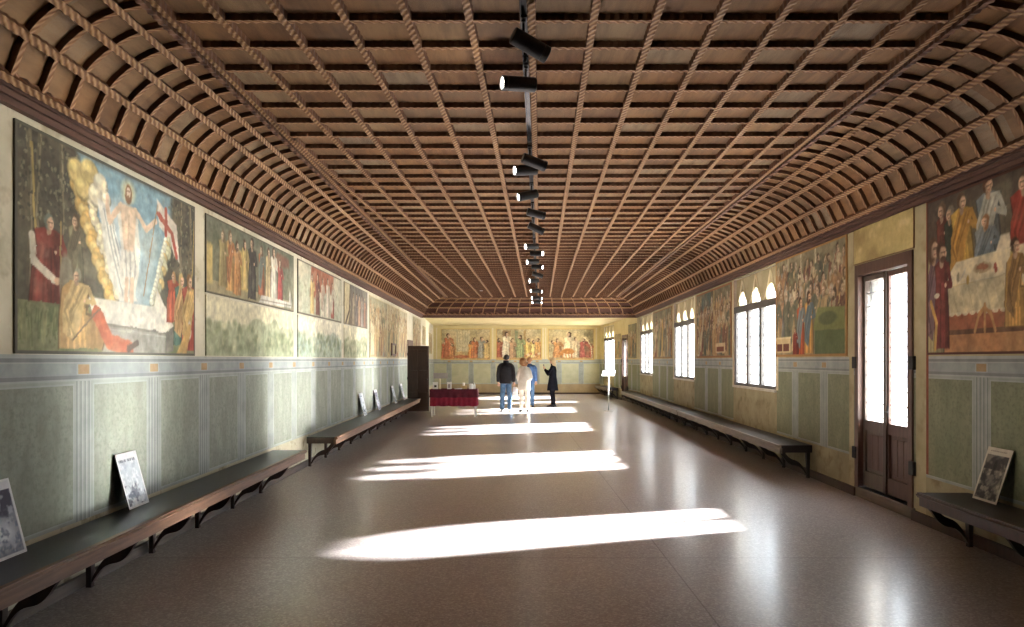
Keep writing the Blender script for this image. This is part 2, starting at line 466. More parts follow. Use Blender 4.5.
# passage behind the left doorway
mb = MB()
a, b = holesL[0][:2]
xa = XL(22) - WT
mb.box(xa - 1.2, xa - 1.15, a - 0.4, b + 0.4, 0, 2.4); mb.box(xa - 1.2, xa, a - 0.45, a - 0.4, 0, 2.4); mb.box(xa - 1.2, xa, b + 0.4, b + 0.45, 0, 2.4)
mb.box(xa - 1.2, xa, a - 0.45, b + 0.45, 2.4, 2.45)
tag(mb.build('wall_passage', M['plaster_left']), kind='structure')

# floor
mb = MB()
mb.quad((-7, Y0 - 0.2, 0), (6, Y0 - 0.2, 0), (6, D2 + 0.2, 0), (-7, D2 + 0.2, 0))
tag(mb.build('floor', M['floor']), kind='structure')

# courtyard ground outside the windows
mb = MB()
mb.quad((4.9, -30, -1.2), (60, -30, -1.2), (60, 70, -1.2), (4.9, 70, -1.2))
tag(mb.build('ground_outside', M['ground']), kind='structure')

# baseboards
def strip_along(name, fn, segs, h, t, mat):
    mb = MB()
    for a, b in segs:
        n = max(1, int((b - a) / 2))
        for k in range(n):
            s0 = a + (b - a) * k / n; s1 = a + (b - a) * (k + 1) / n
            mb.box(s0, s1, 0, t, 0, h, 0, fn)
    return tag(mb.build(name, mat), kind='structure')
strip_along('baseboard_left', LW, [(Y0, 21.6), (22.95, D1), (D1, D2)], 0.085, 0.035, M['base_wood'])
strip_along('baseboard_right', RW, [(Y0, DOOR1[0]), (DOOR1[1], D1), (D1, DOOR2[0]), (DOOR2[1], D2)], 0.1, 0.03, M['bench_leg'])
strip_along('baseboard_far', FW, [(xl, xr)], 0.07, 0.025, M['bench_leg'])

# ------------------------------------------------------------------ coffered ceiling
ZF = 3.90
def BL(y): return -2.26 - 0.003 * y
def BR(y): return 2.75 + 0.0400 * y
PROF = [(0.0, ZC), (0.11, 3.31), (0.24, 3.56), (0.48, 3.745), (0.72, 3.845), (1.0, ZF)]
ENDW = 0.86
def prof_pt(f):
    """smooth cove profile: f in 0..5 -> (fx, z)"""
    i = min(int(f), 4); t = f - i
    p0 = PROF[max(i - 1, 0)]; p1 = PROF[i]; p2 = PROF[i + 1]; p3 = PROF[min(i + 2, 5)]
    if i == 0: return tuple(p1[k] + (p2[k] - p1[k]) * t for k in (0, 1))
    out = []
    for k in (0, 1):
        m1 = (p2[k] - p0[k]) / 2; m2 = (p3[k] - p1[k]) / 2
        if i == 4 and k == 1: m2 = 0.03
        out.append((2*t**3 - 3*t**2 + 1) * p1[k] + (t**3 - 2*t**2 + t) * m1 + (-2*t**3 + 3*t**2) * p2[k] + (t**3 - t**2) * m2)
    return tuple(out)
def coveL(f, y):
    fx, z = prof_pt(f); return Vector((XL(min(y, D1)) + (BL(y) - XL(min(y, D1))) * fx, y, z))
def coveR(f, y):
    fx, z = prof_pt(f); return Vector((XR(min(y, D1)) + (BR(y) - XR(min(y, D1))) * fx, y, z))
def yend(f): return D1 - ENDW * prof_pt(f)[0]
DY = 0.392
YK = []
y = 4.56 + 0.0
while y > Y0: y -= DY
y += DY
while y < D1 - ENDW - 0.15: YK.append(y); y += DY
YB = [Y0] + YK + [D1 - ENDW]
def XJ(j, y): return -0.055 + 0.0406 * y + 0.408 * j
FS = [k / 3 for k in range(0, 16)]      # cove samples

mb = MB()
for k in range(len(YB) - 1):
    ya, yb = YB[k], YB[k + 1]
    la, lb, ra, rb = BL(ya), BL(yb), BR(ya), BR(yb)
    xs = [(la, lb)]
    for j in range(-9, 9):
        xs.append((min(max(XJ(j, ya), la), ra), min(max(XJ(j, yb), lb), rb)))
    xs.append((ra, rb))
    for i in range(len(xs) - 1):
        (a0, b0), (a1, b1) = xs[i], xs[i + 1]
        if a1 - a0 < 1e-4 and b1 - b0 < 1e-4: continue
        mb.quad((a0, ya, ZF), (a1, ya, ZF), (b1, yb, ZF), (b0, yb, ZF), 0, (i * 0.731, k * 0.417))
for side, fn in ((0, coveL), (1, coveR)):
    for q in range(len(FS) - 1):
        f0, f1 = FS[q], FS[q + 1]
        e = min(yend(f0), yend(f1))
        Y = [v for v in YB if v < e - 0.05]
        for k in range(len(Y)):
            ya = Y[k]; last = k == len(Y) - 1
            y0b = yend(f0) if last else Y[k + 1]; y1b = yend(f1) if last else Y[k + 1]
            mb.quad(fn(f0, ya), fn(f1, ya), fn(f1, y1b), fn(f0, y0b), 0, (30 + side * 20 + int(q / 3) * 0.77, k * 0.417))
def endX(f, u):
    yy = yend(f); a = coveL(f, yy).x; b = coveR(f, yy).x
    return Vector((a + (b - a) * u, yy, prof_pt(f)[1]))
NE = 18
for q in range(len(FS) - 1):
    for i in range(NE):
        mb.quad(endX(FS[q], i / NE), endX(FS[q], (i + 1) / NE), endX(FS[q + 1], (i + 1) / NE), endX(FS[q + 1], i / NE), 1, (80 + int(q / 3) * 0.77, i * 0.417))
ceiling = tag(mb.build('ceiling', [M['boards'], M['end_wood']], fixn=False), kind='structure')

def serrated(mb, pts, nrm, w, dep, step=0.034, amp=0.1, taper=None):
    """a carved batten along pts hanging below the boards; notched edges"""
    pts = [Vector(p) for p in pts]
    # resample
    seg = [0.0]
    for a, b in zip(pts, pts[1:]): seg.append(seg[-1] + (b - a).length)
    tot = seg[-1]; n = max(2, int(tot / step)); R = []; us = []
    i = 0
    for k in range(n + 1):
        d = tot * k / n
        while i < len(pts) - 2 and seg[i + 1] < d: i += 1
        t = (d - seg[i]) / max(seg[i + 1] - seg[i], 1e-6)
        p = pts[i].lerp(pts[i + 1], t)
        tg = (pts[i + 1] - pts[i]).normalized()
        nn = nrm(p) if callable(nrm) else Vector(nrm)
        nn = (nn - tg * nn.dot(tg)).normalized()
        sd = tg.cross(nn).normalized()
        s = 1 + (amp if k % 2 else -amp)
        hw = w / 2 * s; dd = dep * (1 + (amp if k % 2 else -amp) * 0.35)
        R.append([p + sd * hw, p + sd * hw * 0.86 + nn * dd, p - sd * hw * 0.86 + nn * dd, p - sd * hw]); us.append(d)
    base = len(mb.v)
    for r in R: mb.v += [tuple(p) for p in r]
    for a in range(n):
        for k in range(3):
            vv = (0, 0.05, 0.12, 0.17)
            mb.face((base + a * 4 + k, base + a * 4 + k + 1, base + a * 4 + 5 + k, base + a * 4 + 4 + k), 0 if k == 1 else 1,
                    ((us[a], vv[k]), (us[a], vv[k + 1]), (us[a + 1], vv[k + 1]), (us[a + 1], vv[k])))

DOWN = Vector((0, 0, -1))
def nrmL(p):
    return Vector((0.75, 0, -0.66)) if p.z < 3.72 else Vector((0.3, 0, -0.95))
def nrmR(p):
    return Vector((-0.75, 0, -0.66)) if p.z < 3.72 else Vector((-0.3, 0, -0.95))
# long battens
mb = MB()
for x0, sgn in ((BL, 1), (BR, -1)):
    serrated(mb, [(x0(Y0) + .04 * sgn, Y0, ZF), (x0(D1 - ENDW) + .04 * sgn, D1 - ENDW, ZF)], DOWN, .05, .06)
for j in range(-9, 9):
    ys = np.linspace(Y0, D1 - ENDW, 120)
    ok = [v for v in ys if BL(v) + 0.06 < XJ(j, v) < BR(v) - 0.06]
    if len(ok) < 3: continue
    serrated(mb, [(XJ(j, ok[0]), ok[0], ZF), (XJ(j, ok[-1]), ok[-1], ZF)], DOWN, 0.056, 0.05)
for f, w in ((1.0, 0.05), (2.0, 0.058), (3.0, 0.058), (4.0, 0.05)):
    serrated(mb, [coveL(f, Y0), coveL(f, yend(f))], Vector((0.7, 0, -0.7)), w, 0.062)
    serrated(mb, [coveR(f, Y0), coveR(f, yend(f))], Vector((-0.7, 0, -0.7)), w, 0.062)
    serrated(mb, [endX(f, 0), endX(f, 1)], Vector((0, -0.7, -0.7)), w, 0.062)
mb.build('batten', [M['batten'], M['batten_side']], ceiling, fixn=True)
# heavier moulding at the edge of the flat
mb = MB()
ye = D1 - ENDW
for x0, sgn in ((BL, 1), (BR, -1)):
    serrated(mb, [(x0(Y0) - .02 * sgn, Y0, ZF), (x0(ye) - .02 * sgn, ye, ZF)], DOWN, .05, .075, 0.034, 0.14)
serrated(mb, [(BL(ye), ye, ZF), (BR(ye), ye, ZF)], DOWN, 0.06, 0.07, 0.034, 0.14)
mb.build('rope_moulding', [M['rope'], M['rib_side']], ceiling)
# cross ribs, running up the coves and across the flat
mb = MB()
YC = list(np.arange(Y0 + .1, D1 - .1, 0.276))
for y in YC:
    for fn, nf in ((coveL, nrmL), (coveR, nrmR)):
        fs = [f for f in FS if 1.0 <= f + 1e-6 and y < yend(f) - .02]
        if len(fs) > 2: serrated(mb, [fn(f, y) for f in fs], nf, 0.042, 0.04, 0.05, 0.04)
for y in YK:
    serrated(mb, [(BL(y), y, ZF), (BR(y), y, ZF)], DOWN, 0.046, 0.045, 0.03, 0.2)
for i in range(0, NE + 1):
    serrated(mb, [endX(f, i / NE) for f in FS if 1.0 <= f + 1e-6], lambda p: Vector((0, -0.75, -0.66)), 0.045, 0.05, 0.05, 0.05)
mb.build('cross_rib', [M['rib'], M['rib_side']], ceiling)

# carved cornice rope and its dark fillet along the walls
def cornice(name, P0, P1, inward):
    inward = Vector(inward)
    mb = MB()
    a, b = Vector(P0), Vector(P1)
    n = int((b - a).length / 0.055); R = []
    for k in range(n + 1):
        p = a.lerp(b, k / n); s = 0.052 * (1 + (0.1 if k % 2 else -0.1))
        R.append([p + inward * (0.07 + s * math.cos(t)) + Vector((0, 0, ZC + 0.06 + s * math.sin(t))) for t in [i * 2 * PI / 8 for i in range(8)]])
    L0 = (b - a).length / n
    mb.rings(R, 0, True, False, lambda i, k: ((i * L0, k * .05), (i * L0, k * .05 + .05), (i * L0 + L0, k * .05 + .05), (i * L0 + L0, k * .05)))
    def bx(o0, o1, z0, z1):
        q = [p + inward * o + Vector((0, 0, z)) for p in (a, b) for o in (o0, o1) for z in (z0, z1)]
        i = len(mb.v); mb.v += [tuple(v) for v in q]
        for f in ((0, 1, 3, 2), (4, 6, 7, 5), (0, 4, 5, 1), (2, 3, 7, 6), (0, 2, 6, 4), (1, 5, 7, 3)): mb.face([i + k for k in f], 1)
    bx(-0.02, 0.075, ZC - 0.035, ZC + 0.02); bx(-0.02, 0.05, ZC - 0.075, ZC - 0.035); bx(-0.02, 0.1, ZC + 0.0, ZC + 0.03)
    return tag(mb.build(name, [M['rope'], M['crown_dark']]), kind='structure')
cornice('trim_1', (XL(Y0), Y0, 0), (XL(D1), D1, 0), (1, 0, 0))
cornice('trim_2', (XR(Y0), Y0, 0), (XR(D1), D1, 0), (-1, 0, 0))
cornice('trim_3', (XL(D1), D1 - 0.03, 0), (XR(D1), D1 - 0.03, 0), (0, -1, 0))
mb = MB(); mb.box(XL(D1) - 0.02, XR(D1) + 0.02, D1 - 0.02, D1 + 0.16, ZC - 0.05, ZC + 0.02)
tag(mb.build('trim_4', M['crown_pale']), kind='structure')
# plain plaster ceiling of the end bay
mb = MB(); mb.box(-4.2, 5.0, D1, D2 + 0.1, ZC + 0.015, ZC + 0.1)
tag(mb.build('ceiling_bay', M['plaster_far']), kind='structure')
# roof deck above the boards, closes the loft against the sky
mb = MB(); mb.box(-4.4, 6.0, Y0 - 0.3, D2 + 0.3, 4.25, 4.35)
tag(mb.build('roof', M['door_dark']), kind='structure')

# ------------------------------------------------------------------ windows and doors of the right wall
def arch_h(x, c, a, r, stilt):
    d = abs(x - c)
    if d >= a: return None
    return stilt + math.sqrt(max(r * r - (d + r - a) ** 2, 0))

def tracery(mb, fn, s0, s1, zb, zt, centres, a, r, stilt, off0, off1, m=0, n=16):
    xs = sorted(set([s0, s1] + [c + a * (2 * k / n - 1) for c in centres for k in range(n + 1)]))
    for x0, x1 in zip(xs, xs[1:]):
        xm = (x0 + x1) / 2; h = None
        for c in centres:
            if abs(xm - c) < a:
                h = (arch_h(x0, c, a - 1e-9 + 1e-6, r, stilt) or 0.0, arch_h(x1, c, a + 1e-6, r, stilt) or 0.0)
        z0, z1 = (zb, zb) if h is None else (zb + max(h[0], stilt), zb + max(h[1], stilt))
        for off in (off0, off1):
            mb.quad(fn(x0, off, z0), fn(x1, off, z1), fn(x1, off, zt), fn(x0, off, zt), m)
        if h is not None:
            mb.quad(fn(x0, off0, z0), fn(x1, off0, z1), fn(x1, off1, z1), fn(x0, off1, z0), m)
    for c in centres:      # jamb sides
        for x in (c - a, c + a):
            mb.quad(fn(x, off0, zb), fn(x, off1, zb), fn(x, off1, zb + stilt + 1e-3), fn(x, off0, zb + stilt + 1e-3), m)

def uvquad(mb, fn, s0, s1, z0, z1, off, m=0):
    mb.quad(fn(s0, off, z0), fn(s1, off, z0), fn(s1, off, z1), fn(s0, off, z1), m, ((s0, z0), (s1, z0), (s1, z1), (s0, z1)))

def ogee(c, a, zb, ztop, n=14):
    """left and right flank of an ogee hood"""
    out = []
    for sgn in (-1, 1):
        pts = []
        for k in range(n + 1):
            t = k / n
            x = (1 - t) ** 1.0 * a * (1.0 if t < 0.35 else 1.0)
            x = a * (1 - t) ** (0.75 if t < 0.5 else 0.95) * (1.0 - 0.28 * math.sin(PI * t))
            pts.append((c + sgn * x, zb + (ztop - zb) * t))
        out.append(pts)
    return out

def window(name, fn, s0, s1):
    w = s1 - s0
    root = empty(name, fn((s0 + s1) / 2, -0.1, SILL), kind='structure')
    inv = Matrix.Translation(-Vector(root.location))
    def lf(s, o, z): return inv @ Vector(fn(s, o, z))
    # dark timber frame with three lights below the transom
    mb = MB(); fo0, fo1 = -0.09, -0.015
    fw = 0.075
    mb.box(s0, s0 + fw, fo0, fo1, SILL, TRANS, 0, lf); mb.box(s1 - fw, s1, fo0, fo1, SILL, TRANS, 0, lf)
    mb.box(s0, s1, fo0, fo1, SILL, SILL + 0.06, 0, lf); mb.box(s0, s1, fo0, fo1 + 0.02, TRANS - 0.06, TRANS + 0.06, 0, lf)
    mb.build('window_frame', M['frame_grey'], root)
    li = (w - 2 * fw) / 3
    for k in (1, 2):
        m_ = MB(); c = s0 + fw + li * k; m_.box(c - 0.068, c + 0.068, fo0, fo1 + 0.01, SILL + 0.05, TRANS - 0.04, 0, lf)
        m_.build('mullion', M['frame_grey'], root)
    for k in range(3):
        p = MB(); a0 = s0 + fw + li * k + (0.068 if k else 0); a1 = s0 + fw + li * (k + 1) - (0.068 if k < 2 else 0)
        uvquad(p, lf, a0, a1, SILL + 0.05, TRANS - 0.04, -0.055); p.build('window_pane', M['glass_w'], root)
    # stone tracery head with three pointed openings
    tz = TRANS + 0.05
    cs = [s0 + w * (k + 0.5) / 3 for k in range(3)]
    t = MB(); tracery(t, lf, s0, s1, tz, ARCHTOP, cs, 0.225, 0.262, 0.02, -0.14, -0.05)
    t.build('tracery', M['plaster_right'], root)
    h = MB()
    for c in cs:
        for flank in ogee(c, 0.33, tz + 0.02, ARCHTOP - 0.03):
            h.tube([lf(x, -0.05, z) for x, z in flank], [0.02] * len(flank), 6)
    h.build('hood_moulding', M['creamline'], root, smooth=True)
    p = MB(); uvquad(p, lf, s0, s1, tz - 0.02, ARCHTOP, -0.17); p.build('arch_pane', M['glass_w'], root)
    s = MB(); s.box(s0 - 0.02, s1 + 0.02, -WT, 0.03, SILL - 0.035, SILL + 0.004, 0, lf); s.build('window_sill', M['stone'], root)
    return root
for n, (a, b) in enumerate(WIN): window('window_%d' % (n + 1), RW, a, b)
window('window_4', RW, *WEND)

def glazed_door(name, fn, s0, s1, z0, z1, glass_from):
    root = empty(name, fn((s0 + s1) / 2, 0, 0), kind='structure')
    inv = Matrix.Translation(-Vector(root.location))
    def lf(s, o, z): return inv @ Vector(fn(s, o, z))
    f = MB(); fw = 0.085
    f.box(s0, s0 + fw, -0.12, 0.02, z0, z1, 0, lf); f.box(s1 - fw, s1, -0.12, 0.02, z0, z1, 0, lf); f.box(s0, s1, -0.12, 0.02, z1 - 0.13, z1, 0, lf)
    f.build('door_frame', M['door_wood'], root)
    sl = MB(); sl.box(s0 - 0.03, s1 + 0.03, -WT, 0.01, 0.0, z0, 0, lf); sl.build('threshold', M['base_wood'], root)  # dark wood colour stands in for the shadow at the threshold
    mid = (s0 + s1) / 2
    for k, (a, b) in enumerate(((s0 + fw, mid - 0.004), (mid + 0.004, s1 - fw))):
        lm = MB(); st = 0.05; top = z1 - 0.14
        o0, o1 = -0.095, -0.04
        lm.box(a, a + st, o0, o1, z0 + 0.02, top, 0, lf); lm.box(b - st, b, o0, o1, z0 + 0.02, top, 0, lf)
        lm.box(a, b, o0, o1, top - 0.06, top, 0, lf); lm.box(a, b, o0, o1, glass_from - 0.12, glass_from, 0, lf); lm.box(a, b, o0, o1, z0 + 0.02, z0 + 0.2, 0, lf)
        lm.box(a + st - .02, b - st + .02, o0 + .015, o1 - .025, z0 + 0.15, glass_from - 0.08, 0, lf)
        leaf = lm.build('door_leaf', M['door_grey'] if k else M['door_wood'], root, bevel=0.004)
        pm = MB()
        nb = 3; x0, x1 = a + st + .03, b - st - .03
        for i in range(nb):
            pm.box(x0 + (x1 - x0) * i / nb, x0 + (x1 - x0) * (i + 1) / nb - .006, o1 - .03, o1 - .012, z0 + 0.24, glass_from - 0.16, 0, lf)
        pm.build('lower_panel', M['door_wood'], leaf, bevel=0.003)
        g = MB(); uvquad(g, lf, a + st - .01, b - st + .01, glass_from - .01, top - .05, -0.066); g.build('door_pane', M['glass_d'], leaf)
        hd = MB(); hs = b - 0.03 if k == 0 else a + 0.03
        if k == 0: hd.tube([lf(hs, -0.035, 1.05), lf(hs, 0.0, 1.05), lf(hs - .07, 0.0, 1.05)], 0.009, 8); hd.box(hs - .018, hs + .018, -0.045, -0.034, 0.98, 1.12, 0, lf); hd.build('door_handle', M['iron'], leaf)
    ct = MB(); ct.box(mid - 0.028, mid + 0.028, -0.045, -0.02, z0 + .02, z1 - .14, 0, lf); ct.build('astragal', M['door_dark'], root)
    for s_ in (s0, s1):
        for z in (0.45, 1.52):
            h = MB(); h.box(s_ - 0.045, s_ + 0.045, 0.0, 0.035, z, z + 0.14, 0, lf); h.build('hinge', M['iron'], root, bevel=0.006)
    # stone surround outside with a pointed head
    t = MB(); w = s1 - s0
    tracery(t, lf, s0 + .01, s1 - .01, z1 - 0.75, z1 - .01, [mid], w / 2 - 0.09, w / 2 + 0.02, 0.04, -0.24, -0.135)
    t.box(s0 + .01, s0 + .09, -.24, -.135, z0, z1 - .75, 0, lf); t.box(s1 - .09, s1 - .01, -.24, -.135, z0, z1 - .75, 0, lf)
    t.build('stone_arch', M['stone'], root)
    return root
glazed_door('door_1', RW, *DOOR1, 0.92)
glazed_door('door_2', RW, *DOOR2, 0.97)

# doorway on the left, with one dark leaf swung out into the room
root = empty('door_3', LW(22.28, 0, 0), kind='structure')
inv = Matrix.Translation(-Vector(root.location))
def lf(s, o, z): return inv @ Vector(LW(s, o, z))
f = MB(); a, b = 21.72, 22.85
f.box(a - .02, a + .07, -.1, .03, 0, 2.17, 0, lf); f.box(b - .07, b + .02, -.1, .03, 0, 2.17, 0, lf); f.box(a - .02, b + .02, -.1, .03, 2.06, 2.26, 0, lf)
f.build('door_frame', M['door_wood'], root)
lm = MB()
lm.box(21.5, 21.545, 0.035, 0.70, 0.015, 2.06, 0, lf)
leaf = lm.build('door_leaf', M['door_dark'], root, bevel=0.004)
for z0, z1 in ((0.15, 0.62), (0.72, 1.3), (1.4, 1.95)):
    for u0, u1 in ((0.09, 0.35), (0.39, 0.65)):
        p = MB(); p.box(21.482, 21.5, u0, u1, z0, z1, 0, lf); p.build('raised_panel', M['door_dark'], leaf, bevel=0.008)
p = MB(); p.tube([lf(21.5, .655, 1.02), lf(21.45, .655, 1.02), lf(21.45, .59, 1.02)], .01, 8); p.build('door_handle', M['iron'], leaf)
for z in (0.3, 1.0, 1.75):
    p = MB(); p.tube([lf(21.56, .03, z), lf(21.56, .03, z + .1)], .014, 8); p.box(21.56, 21.74, .01, .03, z + .02, z + .08, 0, lf); p.build('hinge', M['iron'], root)
# ------------------------------------------------------------------ wall paintings: a small painter on a vertex grid
class Canvas:
    def __init__(s, W, H, res=90, base=(150, 140, 120)):
        s.W, s.H = W, H; s.nx = max(24, int(W * res)); s.ny = max(24, int(H * res))
        s.X, s.Y = np.meshgrid(np.linspace(0, W, s.nx), np.linspace(0, H, s.ny))
        s.a = np.ones((s.ny, s.nx, 3)) * np.array(base, float)
        s.px = W / s.nx
    def mix(s, k, col):
        s.a += np.clip(k, 0, 1)[..., None] * (np.array(col, float) - s.a)
    def vgrad(s, c0, c1, y0=0, y1=None, a=1):
        y1 = s.H if y1 is None else y1
        t = np.clip((s.Y - y0) / (y1 - y0), 0, 1)[..., None]
        s.a += a * (np.array(c0, float) * (1 - t) + np.array(c1, float) * t - s.a)
    def rect(s, x0, x1, y0, y1, col, a=1):
        s.mix(a * ((s.X >= x0) & (s.X <= x1) & (s.Y >= y0) & (s.Y <= y1)), col)
    def ell(s, cx, cy, rx, ry, col, a=1, rot=0, soft=0.25):
        c, n = math.cos(rot), math.sin(rot)
        dx, dy = s.X - cx, s.Y - cy
        d = np.sqrt(((dx * c + dy * n) / rx) ** 2 + ((-dx * n + dy * c) / ry) ** 2)
        s.mix(a * np.clip((1 - d) / soft, 0, 1), col)
    def poly(s, pts, col, a=1, soft=None):
        ins = np.zeros(s.X.shape, bool); dm = np.full(s.X.shape, 1e9)
        n = len(pts)
        for i in range(n):
            (x0, y0), (x1, y1) = pts[i], pts[(i + 1) % n]
            if y0 != y1:
                c = (s.Y < max(y0, y1)) & (s.Y >= min(y0, y1)); xi = x0 + (s.Y - y0) * (x1 - x0) / (y1 - y0)
                ins ^= c & (s.X < xi)
            L2 = (x1 - x0) ** 2 + (y1 - y0) ** 2 + 1e-12
            t = np.clip(((s.X - x0) * (x1 - x0) + (s.Y - y0) * (y1 - y0)) / L2, 0, 1)
            dm = np.minimum(dm, np.hypot(s.X - x0 - t * (x1 - x0), s.Y - y0 - t * (y1 - y0)))
        sf = soft or s.px
        sd = np.where(ins, dm, -dm)
        s.mix(a * np.clip(sd / sf + 0.5, 0, 1), col)
    def line(s, pts, w, col, a=1):
        dm = np.full(s.X.shape, 1e9)
        for (x0, y0), (x1, y1) in zip(pts, pts[1:]):
            L2 = (x1 - x0) ** 2 + (y1 - y0) ** 2 + 1e-12
            t = np.clip(((s.X - x0) * (x1 - x0) + (s.Y - y0) * (y1 - y0)) / L2, 0, 1)
            dm = np.minimum(dm, np.hypot(s.X - x0 - t * (x1 - x0), s.Y - y0 - t * (y1 - y0)))
        s.mix(a * np.clip((w / 2 - dm) / s.px + 0.5, 0, 1), col)
    def nz(s, cell, seed=0):
        r = np.random.default_rng(seed); gx = int(s.X.max() / cell) + 3; gy = int(s.H / cell) + 3
        g = r.random((gy, gx)); fx = s.X / cell; fy = s.Y / cell
        ix = fx.astype(int); iy = fy.astype(int); tx = fx - ix; ty = fy - iy
        tx = tx * tx * (3 - 2 * tx); ty = ty * ty * (3 - 2 * ty)
        return (g[iy, ix] * (1 - tx) + g[iy, ix + 1] * tx) * (1 - ty) + (g[iy + 1, ix] * (1 - tx) + g[iy + 1, ix + 1] * tx) * ty
    def fbm(s, cell, seed=0):
        return (s.nz(cell, seed) + 0.5 * s.nz(cell / 2, seed + 1) + 0.25 * s.nz(cell / 4, seed + 2)) / 1.75
    def blotch(s, cell, lo, hi, col, a=1, seed=0, mask=1):
        s.mix(a * mask * np.clip((s.fbm(cell, seed) - lo) / (hi - lo), 0, 1), col)
    def scumble(s, amt=14, seed=5):
        s.a += ((s.fbm(0.12, seed) - 0.5) * 2 * amt)[..., None] + ((s.nz(0.02, seed + 9) - 0.5) * amt)[..., None]
    def fade(s, col=(205, 196, 168), a=0.25):
        s.a += a * (np.array(col, float) - s.a)

    def warp(s, amp=.02, cell=.09, seed=1):
        # brush wobble: look the colours up at displaced places
        dx = (s.fbm(cell, seed) - .5) * 2 * amp; dy = (s.fbm(cell, seed + 50) - .5) * 2 * amp
        i = np.clip(((s.X + dx) / s.W * (s.nx - 1)).round().astype(int), 0, s.nx - 1); j = np.clip(((s.Y + dy) / s.H * (s.ny - 1)).round().astype(int), 0, s.ny - 1)
        s.a = s.a[j, i].copy()
    def weather(s, seed, sat=.75, fade=.15, loss=.35, col=(206, 196, 166), amp=.022):
        s.warp(amp, .1, seed); s.warp(amp * .5, .035, seed + 7)
        for cell, k in ((.05, .16), (.16, .14)):
            f = (s.fbm(cell, seed + 11) - .5) * 2; s.a *= (1 + k * f)[..., None] 
        g = s.a.mean(axis=2, keepdims=True); s.a = g + (s.a - g) * sat
        s.blotch(.22, .55, .8, col, loss, seed + 13); s.blotch(.06, .6, .78, col, loss * .8, seed + 17); s.blotch(.04, .62, .8, (70, 62, 50), loss * .5, seed + 19)
        s.fade(col, fade); s.scumble(8, seed + 23)

def shade(c, k):
    return tuple(min(255, max(0, v * k)) for v in c)

